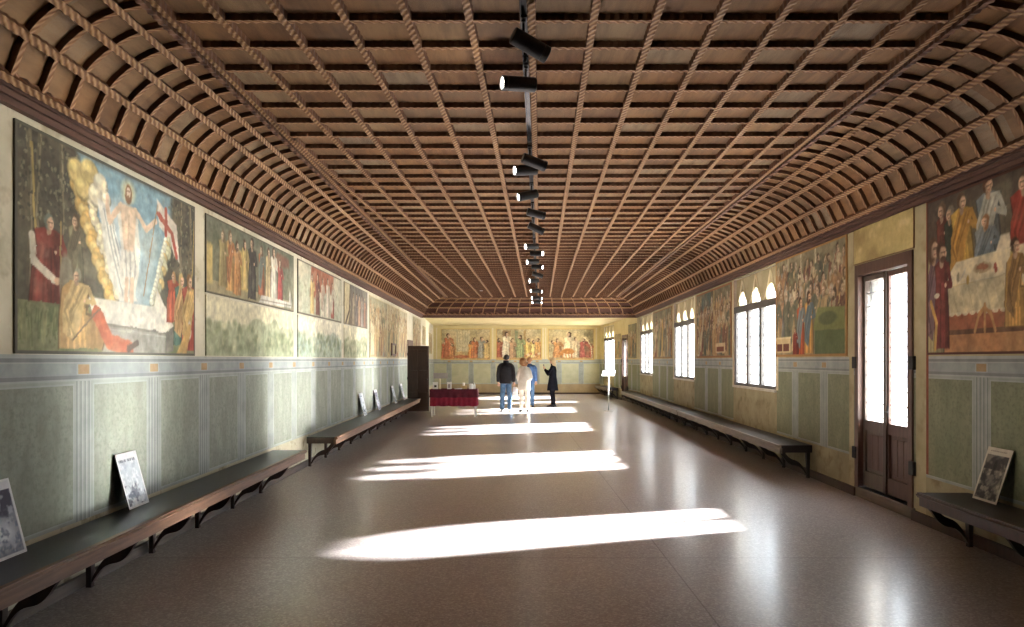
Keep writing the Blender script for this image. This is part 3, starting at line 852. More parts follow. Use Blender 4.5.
def figure(c, x, y, h, robe, mantle=None, hair=(70, 46, 30), skin=(214, 172, 138), lean=0.0, arm=1, wide=1.0, pose='stand', seed=0):
    """a robed standing, seated or kneeling painted figure: foot at (x, y), height h"""
    r = random.Random(seed * 77 + int(x * 1000))
    w = h * 0.215 * wide
    def P(u, v): return (x + u * w + lean * v * h, y + v * h)
    if pose == 'stand':
        c.poly([P(-.85, 0), P(.85, 0), P(.8, .35), P(.62, .62), P(.78, .8), P(.3, .85), P(-.3, .85), P(-.78, .8), P(-.62, .62), P(-.8, .35)], robe)
        for k in range(6):
            u = -.7 + 1.4 * (k + r.random() * .6) / 6
            c.line([P(u * .6, .62), P(u, .3), P(u * 1.05, .02)], w * .13, shade(robe, r.choice((.68, .78, 1.22, 1.3))), .75)
        c.poly([P(.25, .84), P(.78, .8), P(.62, .62), P(.8, .35), P(.85, 0), P(.45, 0), P(.4, .4)], shade(robe, .66), .65, soft=w * .25)
        c.poly([P(-.6, .78), P(-.25, .8), P(-.2, .3), P(-.3, .02), P(-.62, .02), P(-.55, .4)], shade(robe, 1.28), .5, soft=w * .3)
        c.line([P(.85, 0), P(.8, .35), P(.62, .62), P(.78, .8)], w * .09, shade(robe, .4), .7); c.line([P(-.85, 0), P(-.8, .35), P(-.62, .62), P(-.78, .8)], w * .07, shade(robe, .5), .6)
        top = .85
    elif pose == 'sit':
        c.poly([P(-1, 0), P(1.5, 0), P(1.7, .18), P(1.3, .42), P(.5, .45), P(.75, .78), P(.3, .84), P(-.35, .84), P(-.85, .74), P(-1, .35)], robe)
        for k in range(6):
            u = -.5 + 1.8 * k / 6
            c.line([P(u * .4, .6), P(u, .3), P(u * 1.05, .02)], w * .13, shade(robe, r.choice((.68, .78, 1.22, 1.3))), .75)
        c.poly([P(.2, .82), P(.75, .78), P(.5, .45), P(1.3, .42), P(1.7, .18), P(1.5, 0), P(.6, 0), P(.5, .3)], shade(robe, .68), .6, soft=w * .25)
        c.line([P(1.5, 0), P(1.7, .18), P(1.3, .42), P(.5, .45), P(.75, .78)], w * .09, shade(robe, .42), .7); c.line([P(-1, 0), P(-1, .35), P(-.85, .74)], w * .08, shade(robe, .45), .6)
        top = .84
    if mantle:
        c.poly([P(.75, .82), P(-.2, .84), P(-.75, .55), P(-.8, .2), P(-.1, .1), P(.3, .45)], mantle)
        for k in range(4):
            c.line([P(.5 - .2 * k, .78), P(-.2 - .15 * k, .45), P(-.5 + .1 * k, .18)], w * .1, shade(mantle, r.choice((.7, .8, 1.2))), .7)
    # arms
    for sg in ((-1, 1) if arm == 2 else (arm,)):
        hx, hy = P(sg * 1.0, .58 + .1 * r.random())
        c.line([P(sg * .68, .78), P(sg * 1.05, .6), (hx - sg * w * .5, hy)], h * .075, shade(robe if not mantle else mantle, .92))
        c.ell(hx - sg * w * .55, hy, h * .03, h * .025, skin)
    hx, hy = P(0, .915)
    q = h * 1.42; xs = getattr(c, 'xs', 1.0)
    sg = r.choice((-1, 1)); dx = sg * q * .014 * xs
    c.line([P(0, .82), (hx, hy)], q * .06 * (xs ** .5), shade(skin, .82))
    c.ell(hx - dx * .6, hy + q * .012, q * .06 * xs, q * .074, hair, soft=.3)
    if r.random() < .4: c.ell(hx - dx * 1.6, hy - q * .03, q * .045 * xs, q * .07, hair, soft=.4)
    c.ell(hx + dx, hy - q * .006, q * .043 * xs, q * .056, skin, soft=.3)
    c.ell(hx + dx * 2.2, hy - q * .008, q * .02 * xs, q * .045, shade(skin, 1.14), .6)
    c.ell(hx - dx * 1.2, hy - q * .016, q * .018 * xs, q * .045, shade(skin, .7), .5)
    c.line([(hx + dx - q * .02 * xs, hy + q * .004), (hx + dx + q * .022 * xs, hy + q * .004)], q * .011, shade(skin, .45), .75)
    c.line([(hx + dx * 2, hy + q * .002), (hx + dx * 2.3, hy - q * .02)], q * .009, shade(skin, .6), .7)
    c.line([(hx + dx - q * .01 * xs, hy - q * .032), (hx + dx + q * .014 * xs, hy - q * .032)], q * .009, (140, 78, 64), .75)
    if r.random() < .35: c.ell(hx + dx, hy - q * .045, q * .03 * xs, q * .028, hair, .85)

def hang(name, cv, fn, s0, z0, label, group, flip=False, border=None):
    """the painted plaster panel itself: a thin raised skin of intonaco with its colours"""
    a = np.clip(cv.a, 0, 255)
    W, H = cv.W, cv.H
    if border:
        bw, bc = border
        e = np.minimum(np.minimum(cv.X, W - cv.X), np.minimum(cv.Y, H - cv.Y))
        a = np.where((e < bw)[..., None], np.array(bc, float), a)
    nx, ny = cv.nx, cv.ny
    V = []; off = 0.014
    for j in range(ny):
        z = z0 + H * j / (ny - 1)
        for i in range(nx):
            u = i / (nx - 1)
            V.append(fn(s0 + W * ((1 - u) if flip else u), off, z))
    n0 = len(V)
    ring = [(i, 0) for i in range(nx)] + [(nx - 1, j) for j in range(1, ny)] + [(i, ny - 1) for i in range(nx - 2, -1, -1)] + [(0, j) for j in range(ny - 2, 0, -1)]
    for i, j in ring:
        u = i / (nx - 1); V.append(fn(s0 + W * ((1 - u) if flip else u), 0.001, z0 + H * j / (ny - 1)))
    F = [(j * nx + i, j * nx + i + 1, (j + 1) * nx + i + 1, (j + 1) * nx + i) for j in range(ny - 1) for i in range(nx - 1)]
    R = len(ring)
    for k in range(R):
        i, j = ring[k]; i2, j2 = ring[(k + 1) % R]
        F.append((j * nx + i, n0 + k, n0 + (k + 1) % R, j2 * nx + i2))
    me = bpy.data.meshes.new(name); me.from_pydata(V, [], F)
    me.materials.append(M['paint'])
    at = me.color_attributes.new('Col', 'FLOAT_COLOR', 'POINT')
    c = a.reshape(-1, 3) / 255.0
    lin = np.where(c <= 0.04045, c / 12.92, ((c + 0.055) / 1.055) ** 2.4)
    edge = np.array([lin[j * nx + i] for i, j in ring])
    full = np.ones((len(V), 4), np.float32); full[:n0, :3] = lin; full[n0:, :3] = edge
    at.data.foreach_set('color', full.ravel())
    me.update()
    o = bpy.data.objects.new(name, me); COL.objects.link(o)
    return tag(o, label, 'wall painting', group, 'thing')

GL = 'paintings on the left wall'; GR = 'paintings on the right wall'; GF = 'paintings on the far wall'

# --- left wall, nearest: pale figure in a cloud of light over a stone block
W, H = 2.48, 1.455
c = Canvas(W, H, 120, (68, 66, 58))
c.vgrad((84, 84, 66), (56, 56, 52))
c.blotch(.3, .4, .8, (104, 92, 70), .8, 1)
c.rect(.0, W, 0, .34, (126, 130, 92)); c.blotch(.25, .45, .7, (96, 110, 70), .7, 3, c.Y < .34)
# sky wedge
c.poly([(.62, 1.44), (2.0, 1.44), (1.98, .95), (1.62, .4), (1.05, .42), (.8, .9)], (120, 158, 176), soft=.08)
c.blotch(.3, .5, .75, (176, 196, 196), .7, 8, (c.Y > .9) & (c.X > .75) & (c.X < 1.95))
# tree trunks and leaves
for x0, b in ((.12, .02), (.24, -.05), (.42, .04), (2.2, -.03), (2.36, .03)):
    c.line([(x0, .45), (x0 + b, .9), (x0 + b * .3, 1.45)], .05, (92, 84, 66)); c.line([(x0 + .012, .45), (x0 + b + .012, .9), (x0 + b * .3 + .012, 1.45)], .012, (138, 126, 98))
for k in range(150):
    x0 = RNG.uniform(.02, .62); y0 = RNG.uniform(.85, 1.43)
    c.ell(x0, y0, .018, .012, (128, 124, 98) if k % 2 else (58, 60, 50), .8, RNG.uniform(0, 3))
for k in range(110):
    x0 = RNG.uniform(1.95, 2.44); y0 = RNG.uniform(.75, 1.43)
    c.ell(x0, y0, .018, .012, (118, 120, 96) if k % 2 else (54, 56, 48), .8, RNG.uniform(0, 3))
c.line([(.2, .6), (.15, 1.35)], .022, (176, 150, 84)); c.line([(2.4, .5), (2.46, 1.3)], .016, (176, 150, 84))
# cloud rim
def puff(x0, y0, rx, ry, col):
    c.ell(x0 + rx * .1, y0 - ry * .18, rx * 1.06, ry * 1.05, shade(col, .6), .9, soft=.2)
    c.ell(x0, y0, rx, ry, col, .95, soft=.25); c.ell(x0 - rx * .25, y0 + ry * .3, rx * .6, ry * .5, shade(col, 1.25), .8, soft=.6)
c.poly([(.92, 1.16), (1.28, 1.24), (1.5, .42), (1.08, .42)], (186, 198, 200), .8, soft=.12)
c.poly([(1.3, 1.14), (1.8, 1.05), (1.62, .42), (1.3, .42)], (176, 192, 190), .7, soft=.15)
for k in range(22):
    t = k / 21
    puff(.6 + .46 * t ** 1.25 + .025 * math.sin(k * 2.1), 1.28 - .86 * t, .075, .06, (200, 160, 86) if k % 3 else (216, 184, 112))
for k in range(18):
    t = k / 17
    puff(.72 + .42 * t ** 1.2 + .02 * math.cos(k * 1.7), 1.27 - .8 * t, .055, .045, (214, 202, 166))
for k in range(18):
    t = k / 17
    puff(2.0 - .3 * t + .03 * math.sin(k * 1.7), 1.1 - .66 * t, .058, .05, (186, 184, 146) if k % 3 else (200, 172, 108)); puff(1.93 - .28 * t, 1.1 - .64 * t, .042, .036, (206, 206, 186))
for x0, y0, q in ((.6, 1.3, .11), (.76, 1.33, .12), (.9, 1.28, .1), (.68, 1.2, .1), (.84, 1.18, .1), (.97, 1.18, .07)): puff(x0, y0, q, q * .85, (216, 190, 118) if x0 < .8 else (222, 212, 182))
# drapery of the middle figure
c.poly([(.86, 1.16), (1.02, 1.14), (1.1, .9), (1.28, .62), (1.42, .44), (1.16, .42), (1.02, .6), (.93, .86)], (222, 220, 208), soft=.02)
for k in range(7):
    c.line([(.92 + .025 * k, 1.12 - .02 * k), (1.03 + .025 * k, .8), (1.18 + .03 * k, .46)], .014, (160, 164, 160) if k % 2 else (240, 238, 226), .8)
c.poly([(1.12, 1.12), (1.42, 1.12), (1.46, .9), (1.44, .66), (1.36, .42), (1.22, .42), (1.16, .62), (1.18, .84)], (224, 220, 206), soft=.02)
for k in range(6):
    c.line([(1.2 + .03 * k, 1.0), (1.22 + .034 * k, .7), (1.24 + .02 * k, .46)], .013, (168, 166, 156) if k % 2 else (242, 238, 226), .8)
SK = (222, 192, 160)
c.poly([(1.16, 1.2), (1.41, 1.2), (1.38, .95), (1.36, .84), (1.22, .84), (1.2, .96)], SK, soft=.02)
c.line([(1.28, .86), (1.285, 1.12)], .01, (190, 156, 124), .6); c.line([(1.2, 1.03), (1.37, 1.03)], .008, (190, 156, 124), .5)
c.line([(1.18, 1.18), (1.02, 1.02), (.99, 1.13)], .055, SK); c.line([(.99, 1.12), (.99, 1.2)], .04, SK)
c.line([(1.39, 1.18), (1.56, 1.06), (1.72, 1.16)], .055, SK)
c.line([(1.26, .6), (1.25, .38)], .055, SK); c.line([(1.34, .6), (1.33, .36)], .055, SK)
c.ell(1.285, 1.31, .13, .12, (232, 214, 150), .85, soft=.6)
c.ell(1.285, 1.29, .06, .09, (128, 82, 46)); c.ell(1.285, 1.3, .04, .054, SK); c.line([(1.265, 1.308), (1.305, 1.308)], .009, (110, 76, 54)); c.ell(1.285, 1.25, .028, .028, (150, 100, 60), .8)
# banner
c.line([(1.52, .5), (1.76, 1.34)], .014, (160, 120, 80))
c.poly([(1.74, 1.36), (2.1, 1.2), (2.16, .86), (2.05, .92), (1.98, 1.06), (1.78, 1.12)], (226, 214, 200), soft=.02)
c.line([(1.76, 1.24), (2.02, 1.1), (2.1, .9)], .05, (176, 70, 56)); c.line([(1.9, 1.3), (1.9, 1.08)], .05, (176, 70, 56))
# block
c.poly([(.72, .42), (1.8, .42), (2.04, .27), (1.9, .2), (.86, .24)], (214, 210, 196), soft=.012)
c.poly([(.86, .24), (1.9, .2), (1.9, .02), (.92, .02)], (150, 148, 138), soft=.012); c.poly([(1.9, .2), (2.04, .27), (2.04, .04), (1.9, .02)], (110, 108, 100), soft=.012)
c.poly([(1.74, .58), (2.02, .3), (1.8, .4), (1.7, .42)], (226, 220, 206), soft=.012)
c.line([(.72, .42), (.86, .24)], .012, (120, 116, 106)); c.line([(.86, .235), (1.9, .195)], .02, (120, 116, 106)); c.line([(.9, .2), (1.9, .165)], .01, (176, 172, 160))
for k in range(9): c.line([(1.0 + .09 * k, .15), (1.03 + .09 * k, .06)], .008, (122, 120, 110), .6)
for k in range(90): x0 = RNG.uniform(.03, .9); c.line([(x0, RNG.uniform(.03, .3)), (x0 + RNG.uniform(-.03, .03), RNG.uniform(.06, .34))], .012, (84, 100, 60) if k % 2 else (150, 150, 104), .6)
c.blotch(.14, .5, .75, (112, 112, 104), .6, 21, (c.Y < .22) & (c.X > .92) & (c.X < 1.9))
# watchers at the left
figure(c, .28, .34, .58, (132, 54, 44), None, hair=(112, 124, 112), lean=.08, seed=3, wide=1.5)
c.line([(.15, .76), (.17, .6), (.36, .5)], .06, (206, 198, 180)); c.ell(.4, .49, .035, .03, (214, 172, 138)); c.line([(.44, .9), (.44, .3)], .014, (170, 140, 80))
figure(c, .6, .48, .5, (126, 122, 92), (112, 102, 78), hair=(90, 72, 48), seed=4)
c.ell(.5, .5, .09, .22, (140, 134, 112), .9)
figure(c, .62, .04, .56, (188, 148, 92), (206, 176, 118), hair=(140, 138, 116), pose='sit', seed=5, wide=1.7)
c.line([(.86, .3), (1.02, .1), (1.3, .05)], .12, (172, 88, 58)); c.line([(1.28, .05), (1.42, .1)], .05, (70, 56, 46))
c.line([(.56, .1), (.9, .34)], .014, (110, 90, 70))
# watchers at the right
figure(c, 2.04, .3, .46, (176, 76, 50), hair=(176, 130, 80), seed=6, wide=1.5)
figure(c, 2.2, .1, .66, (70, 104, 92), (190, 150, 96), hair=(176, 150, 90), seed=7, wide=1.3)
figure(c, 2.37, .05, .72, (160, 62, 46), (196, 160, 96), hair=(130, 90, 50), seed=8, wide=1.3)
c.ell(2.36, .24, .05, .11, (206, 196, 170)); c.ell(2.36, .24, .03, .07, (150, 70, 50))
c.poly([(2.1, .02), (2.3, .02), (2.42, .3), (2.34, .3)], (206, 164, 92), soft=.02)
c.weather(31, .85, .06, .16, amp=.011)
hang('fresco_picture', c, LW, 4.26, 1.66, 'large painting of pale figure in glowing cloud over stone block, nearest on left wall', GL, border=(.02, (92, 90, 80)))

# --- left wall, second: standing robed figures in a dark landscape
W, H = 2.92, .80
c = Canvas(W, H, 90, (120, 118, 92)); c.vgrad((140, 132, 96), (96, 104, 90)); c.blotch(.4, .4, .75, (84, 92, 70), .8, 41)
c.rect(0, W, 0, .14, (150, 138, 100)); c.poly([(.0, .1), (.16, .1), (.16, .5), (0, .52)], (196, 168, 92), soft=.04)
c.poly([(.85, .12), (1.2, .12), (1.22, .56), (.8, .56)], (206, 174, 84), soft=.03); c.poly([(2.0, .5), (2.7, .6), (2.7, .72), (2.2, .74)], (124, 62, 44), .8, soft=.05)
figure(c, .62, .07, .66, (206, 150, 76), (178, 104, 56), hair=(96, 70, 46), seed=11); figure(c, .42, .1, .6, (150, 132, 80), hair=(96, 80, 56), seed=12)
figure(c, .82, .05, .6, (188, 122, 62), seed=13); figure(c, 1.28, .04, .72, (58, 54, 50), hair=(60, 44, 34), seed=14); figure(c, 1.05, .14, .56, (188, 162, 92), seed=15)
figure(c, 1.6, .12, .6, (190, 104, 62), (110, 124, 116), seed=16); figure(c, 1.86, .1, .64, (176, 152, 104), seed=17); figure(c, 2.06, .08, .7, (214, 206, 188), hair=(70, 50, 38), seed=18)
figure(c, 2.32, .06, .6, (156, 52, 46), seed=19)
c.poly([(1.5, .02), (2.8, .04), (2.84, .12), (1.6, .12)], (206, 202, 188), soft=.012); c.line([(1.56, .06), (2.8, .08)], .012, (120, 112, 98)); c.poly([(2.68, .12), (2.74, .3), (2.84, .12)], (206, 202, 188), soft=.012)
c.blotch(.3, .5, .8, (60, 70, 52), .8, 44, c.X > 2.5)
c.weather(45, .8, .1, .2, amp=.012)
hang('fresco_picture', c, LW, 6.99, 2.31, 'painting of robed figures by a long pale block, upper picture second along the left wall', GL, border=(.015, (98, 94, 80)))

def landscape(W, H, seed, hills=((138, 148, 112), (162, 168, 134)), sky=(216, 208, 176)):
    c = Canvas(W, H, 60, sky); c.vgrad((206, 204, 170), sky)
    for k in range(6):
        y0 = H * (.62 - .1 * k)
        ridge = y0 + .1 * (c.nz(.35, seed + k) - .5) * 2 + .05 * c.nz(.12, seed + k + 30)
        c.mix(.6 * np.clip((ridge - c.Y) / .03, 0, 1), hills[k % 2])
    for k in range(int(26 * W)):
        x0 = RNG.uniform(.05, W - .05); y0 = RNG.uniform(.06, H * .62); r = RNG.uniform(.04, .1)
        c.ell(x0, y0, r, r * .8, (112, 124, 88) if k % 3 else (186, 186, 148), .6, soft=.7)
    c.weather(seed, .9, .04, .12, sky, .012); return c
c = landscape(2.9, .62, 50)
hang('fresco_picture', c, LW, 7.0, 1.665, 'faded green landscape with bushes, lower picture below the robed figures on the left wall', GL)

# --- left wall, third and fourth with their lower landscapes
W, H = 2.7, .80
c = Canvas(W, H, 70, (196, 190, 160)); c.blotch(.4, .4, .7, (152, 166, 140), .7, 61)
c.poly([(.62, .3), (.7, .8), (2.1, .8), (2.1, .4), (1.7, .5), (1.4, .36), (1.1, .5), (.9, .3)], (168, 74, 46), soft=.03)
for k, (rb, mt) in enumerate((((206, 166, 84), None), ((112, 52, 44), None), ((216, 204, 180), (176, 150, 130)), ((206, 190, 170), None), ((150, 60, 50), (206, 196, 170)))):
    figure(c, .75 + .32 * k, .04, .62 + .04 * (k % 2), rb, mt, seed=60 + k)
c.blotch(.2, .5, .8, (140, 156, 120), .7, 66, c.X < .6); c.weather(67, .75, .16, .3, amp=.014)
hang('fresco_picture', c, LW, 10.12, 2.31, 'painting of figures before a hanging red cloth, upper picture third along the left wall', GL, border=(.015, (110, 104, 90)))
c = landscape(2.7, .62, 70, ((138, 158, 142), (166, 178, 152)), (224, 218, 196))
hang('fresco_picture', c, LW, 10.12, 1.665, 'faded pale blue landscape, lower picture below the red cloth painting', GL)
W, H = 2.2, .80
c = Canvas(W, H, 60, (112, 100, 84)); c.vgrad((120, 100, 78), (96, 92, 86)); c.poly([(0, .0), (.3, .0), (.5, .3), (.5, .8), (0, .8)], (206, 186, 132), soft=.04)
c.line([(.1, .0), (.42, .28), (.5, .8)], .08, (74, 54, 42))
for k in range(5): figure(c, .8 + .28 * k, .02, .64, ((150, 130, 104), (96, 88, 88), (176, 120, 84), (140, 128, 120), (160, 96, 70))[k], seed=80 + k)
c.weather(82, .7, .14, .25, amp=.014)
hang('fresco_picture', c, LW, 13.06, 2.31, 'brown painting of crowd beside dark curved trunk, upper picture fourth along left wall', GL, border=(.015, (110, 104, 90)))
c = landscape(2.2, .62, 86, ((146, 150, 112), (170, 170, 136)), (222, 214, 184))
hang('fresco_picture', c, LW, 13.06, 1.665, 'faded landscape with low trees, lower picture below the brown crowd painting', GL)

PAL = [((196, 150, 82), (120, 60, 46)), ((150, 62, 48), (196, 176, 130)), ((96, 110, 90), (190, 150, 90)), ((206, 190, 150), None), ((110, 120, 130), (170, 110, 70)), ((178, 120, 66), None), ((84, 92, 74), None), ((200, 160, 100), (90, 100, 84))]
def crowd(W, H, seed, bg0=(150, 130, 86), bg1=(120, 124, 100), rows=((.45, .48), (.24, .56), (.03, .62)), res=60, fade=.12, warm=None, dens=5.6, arches=False):
    r = random.Random(seed); c = Canvas(W, H, res, bg0); c.vgrad(bg0, bg1)
    c.blotch(.35, .45, .75, shade(bg1, .75), .7, seed)
    if arches:
        for k in range(int(W / .5)):
            x0 = .25 + .5 * k; c.rect(x0 - .16, x0 + .16, H * .45, H * .82, shade(bg1, .7)); c.ell(x0, H * .82, .16, .18, shade(bg1, .7)); c.line([(x0 - .23, H * .4), (x0 - .23, H)], .04, (206, 192, 150))
    for base, hh in rows:
        n = int(W * dens); order = list(range(n)); r.shuffle(order)
        for k in order:
            rb, mt = r.choice(PAL)
            if warm: rb = tuple(a * .6 + b * .4 for a, b in zip(rb, warm))
            figure(c, W * (k + .5 + r.uniform(-.3, .3)) / n, H * base + r.uniform(-.02, .03), H * hh * r.uniform(.88, 1.05), rb, mt, hair=r.choice(((70, 46, 30), (130, 96, 56), (190, 180, 160))), lean=r.uniform(-.06, .06), arm=r.choice((1, -1, 2)), seed=seed + k)
    c.weather(seed + 3, .6, fade + .06, .3, (184, 164, 112), .022); return c

for k, (s0, s1, lab, kw) in enumerate((
    (15.55, 17.85, 'tall faded painting of figures between grey and yellow bands, fifth along the left wall', dict(bg0=(176, 170, 130), bg1=(150, 156, 134))),
    (17.95, 19.75, 'tall brownish painting of standing figures, sixth along the left wall', dict(bg0=(166, 140, 110), bg1=(176, 160, 130))),
    (19.85, 21.55, 'tall painting with a blue-grey edge, seventh on the left wall before the doorway', dict(bg0=(150, 150, 146), bg1=(170, 166, 140))),
    (23.0, 25.1, 'tall pale painting of figures on the left wall just past the doorway', dict(bg0=(186, 176, 132), bg1=(176, 172, 140))))):
    c = crowd(s1 - s0, 1.42, 200 + 20 * k, fade=.3, **kw)
    hang('fresco_picture', c, LW, s0, 1.67, lab, GL, border=(.025, (196, 184, 150)))
c = crowd(1.6, .72, 290, bg0=(196, 180, 120), bg1=(190, 176, 130), fade=.3); hang('fresco_picture', c, LW, 26.0, 2.2, 'small yellowed painting on the left wall of the end bay, nearer of two', GL)
c = crowd(1.9, .9, 296, bg0=(200, 184, 120), bg1=(196, 180, 130), fade=.35); hang('fresco_picture', c, LW, 29.6, 1.9, 'yellowed painting on the left wall of the end bay, close to the far wall', GL)

# --- right wall, nearest: a long white table with guests
W, H = 2.9, 1.49
c = Canvas(W, H, 115, (110, 92, 70)); c.X = c.X / .66; c.xs = 1.5; c.vgrad((120, 96, 66), (78, 68, 58))
c.poly([(.45, .85), (1.0, .95), (1.0, 1.28), (.5, 1.2)], (120, 130, 120), soft=.02); c.poly([(1.86, .9), (4.4, .9), (4.4, 1.49), (1.96, 1.4)], (126, 146, 140), soft=.02)
c.poly([(1.0, .8), (1.8, .8), (1.8, 1.42), (1.0, 1.35)], (96, 88, 72), soft=.03)
for k in range(8): c.line([(1.05 + .09 * k, .8), (1.05 + .09 * k, 1.38)], .012, (76, 70, 58), .6)
c.rect(0, 9, 0, .2, (190, 128, 78)); c.rect(0, 9, .2, .42, (164, 90, 58)); c.rect(0, 9, .18, .225, (110, 74, 50)); c.blotch(.3, .5, .7, (206, 150, 96), .6, 90, c.Y < .18)
figure(c, .36, .62, .8, (112, 52, 40), hair=(110, 84, 60), seed=91); figure(c, .55, .62, .74, (56, 66, 52), hair=(130, 120, 104), seed=92)
figure(c, .82, .62, .82, (206, 160, 60), (196, 140, 52), hair=(80, 52, 34), seed=93, wide=1.8)
figure(c, 1.36, .66, .84, (112, 124, 130), (176, 178, 166), hair=(92, 56, 34), seed=94, wide=1.7); figure(c, 1.3, .58, .6, (128, 142, 150), (110, 124, 134), hair=(150, 96, 56), seed=95, wide=2.1)
figure(c, 2.0, .62, .8, (150, 44, 34), (170, 60, 44), hair=(80, 54, 40), seed=96, wide=1.7); figure(c, 2.5, .62, .78, (90, 100, 84), (190, 150, 80), seed=97, wide=1.4)
c.poly([(.33, .62), (.7, .84), (4.4, .92), (4.4, .7)], (224, 210, 172), soft=.012); c.poly([(.33, .62), (4.4, .7), (4.4, .4), (.38, .36)], (206, 192, 152), soft=.012)
for k in range(22): c.line([(.45 + .17 * k, .6), (.56 + .17 * k, .38)], .016, (178, 164, 126) if k % 2 else (222, 208, 170), .7)
for k in range(24): c.ell(.45 + .15 * k, .365, .07, .02, (222, 210, 176), .9)
c.ell(1.25, .74, .2, .05, (186, 160, 120)); c.ell(1.25, .745, .14, .03, (176, 110, 76)); c.poly([(1.5, .84), (1.8, .86), (1.76, .98), (1.6, .98)], (226, 212, 180), soft=.02)
for x0, y0, cc in ((.95, .66, (190, 150, 70)), (1.5, .72, (170, 80, 60)), (1.8, .8, (196, 176, 100)), (.75, .7, (160, 150, 120)), (2.2, .76, (190, 150, 90))): c.ell(x0, y0, .035, .05, cc)
c.line([(.8, .68), (.9, .76)], .02, (206, 200, 180))
for sg in (-1, 1):
    c.line([(1.3, .4), (1.3 + sg * .12, .34), (1.3 + sg * .2, .2)], .045, (196, 140, 84)); 
c.line([(1.3, .42), (1.3, .2)], .045, (196, 140, 84))
figure(c, .17, .02, 1.08, (150, 140, 96), (112, 84, 92), hair=(96, 66, 42), seed=98, wide=1.25); figure(c, .36, .06, .98, (118, 44, 40), hair=(84, 52, 34), seed=99, wide=1.0)
c.line([(.1, .5), (.24, .3), (.2, .06)], .06, (196, 150, 70)); c.ell(.24, .56, .07, .03, (206, 196, 168))
figure(c, 1.86, .22, .7, (196, 146, 72), (150, 110, 60), seed=100, wide=1.2, pose='sit')
c.X = c.X * .66
c.weather(101, .82, .04, .12, (190, 170, 120), .009)
hang('fresco_picture', c, RW, 6.74 - W, 1.67, 'large painting of guests at a long white table, nearest on the right wall', GR, flip=True, border=(.025, (84, 48, 36)))

# --- right wall, second, third, fourth
W, H = 2.45, 1.5
c = crowd(W, H, 300, (150, 130, 80), (134, 126, 92), rows=((.5, .42), (.3, .46), (.05, .6)), res=80, arches=True, fade=.1, dens=5.4)
c.poly([(1.5, .0), (2.4, .0), (2.4, .34), (1.5, .36)], (92, 104, 68), soft=.02); c.poly([(1.42, .36), (2.4, .34), (2.4, .62), (1.6, .66)], (120, 126, 76), soft=.02); c.ell(1.9, .5, .32, .1, (84, 92, 62), .8)
c.poly([(.0, .06), (.62, .06), (.62, .3), (0, .3)], (206, 186, 140), soft=.01); c.rect(.06, .28, .08, .2, (104, 58, 42)); c.rect(.32, .56, .08, .2, (104, 58, 42)); c.rect(0, .64, .27, .3, (222, 206, 164))
figure(c, 1.0, .02, .82, (176, 84, 46), (120, 130, 130), seed=311); figure(c, 1.3, .04, .86, (196, 150, 80), (96, 112, 118), seed=312); figure(c, .8, .02, .4, (128, 50, 36), seed=313, pose='sit')
c.scumble(10, 315)
hang('fresco_picture', c, RW, 8.46, 1.67, 'painting of crowd under arches with green mound, just beyond the near glazed door', GR, flip=True, border=(.03, (166, 124, 72)))
c = crowd(2.8, 1.46, 330, (156, 128, 70), (116, 112, 84), rows=((.42, .46), (.22, .5), (.04, .5)), res=70, fade=.1, dens=5.4)
c.line([(1.55, 0), (1.55, 1.46)], .04, (206, 180, 120)); c.poly([(1.7, .1), (2.4, .1), (2.4, .3), (1.7, .3)], (206, 186, 146), soft=.01); c.rect(1.76, 2.3, .12, .22, (120, 70, 46))
c.blotch(.3, .5, .75, (84, 110, 108), .7, 335, (c.Y > 1.0) & (c.X < 1.3)); c.scumble(10, 336)
hang('fresco_picture', c, RW, 13.36, 1.67, 'painting of figures with blue-green sky, third on the right wall between first two triple windows', GR, flip=True, border=(.03, (150, 104, 66)))
c = crowd(2.9, 1.44, 350, (150, 130, 84), (120, 124, 96), rows=((.3, .55), (.04, .72)), res=60, fade=.12, dens=4.4)
c.line([(1.0, 0), (1.02, 1.4)], .2, (126, 128, 100), .8); c.line([(2.1, 0), (2.1, 1.4)], .16, (112, 120, 110), .7); c.line([(1.5, .1), (1.52, 1.1)], .14, (206, 170, 92), .8); c.scumble(10, 352)
hang('fresco_picture', c, RW, 19.0, 1.67, 'painting of tall yellow and grey figures between second and third triple windows', GR, flip=True, border=(.03, (150, 110, 70)))
c = crowd(1.2, 1.0, 370, (190, 160, 90), (176, 150, 90), rows=((.04, .8),), dens=3); hang('fresco_picture', c, RW, 28.15, 1.7, 'narrow orange painting between the far glazed door and the last window', GR, flip=True)
c = crowd(1.4, 1.3, 380, (150, 140, 90), (130, 130, 96), rows=((.3, .5), (.04, .7)), dens=3); hang('fresco_picture', c, RW, 25.36, 1.68, 'dim greenish painting on the right wall just before the far glazed door', GR, flip=True)
# ochre plaster field above the near door
c = Canvas(1.3, .44, 70, (190, 172, 116)); c.blotch(.25, .4, .75, (152, 132, 84), .8, 400); c.blotch(.15, .6, .8, (214, 198, 146), .7, 404); c.scumble(12, 402)
hang('fresco_picture', c, RW, 6.98, 2.755, 'bare mottled ochre painted field above the near glazed door', GR, flip=True, border=(.012, (120, 84, 56)))

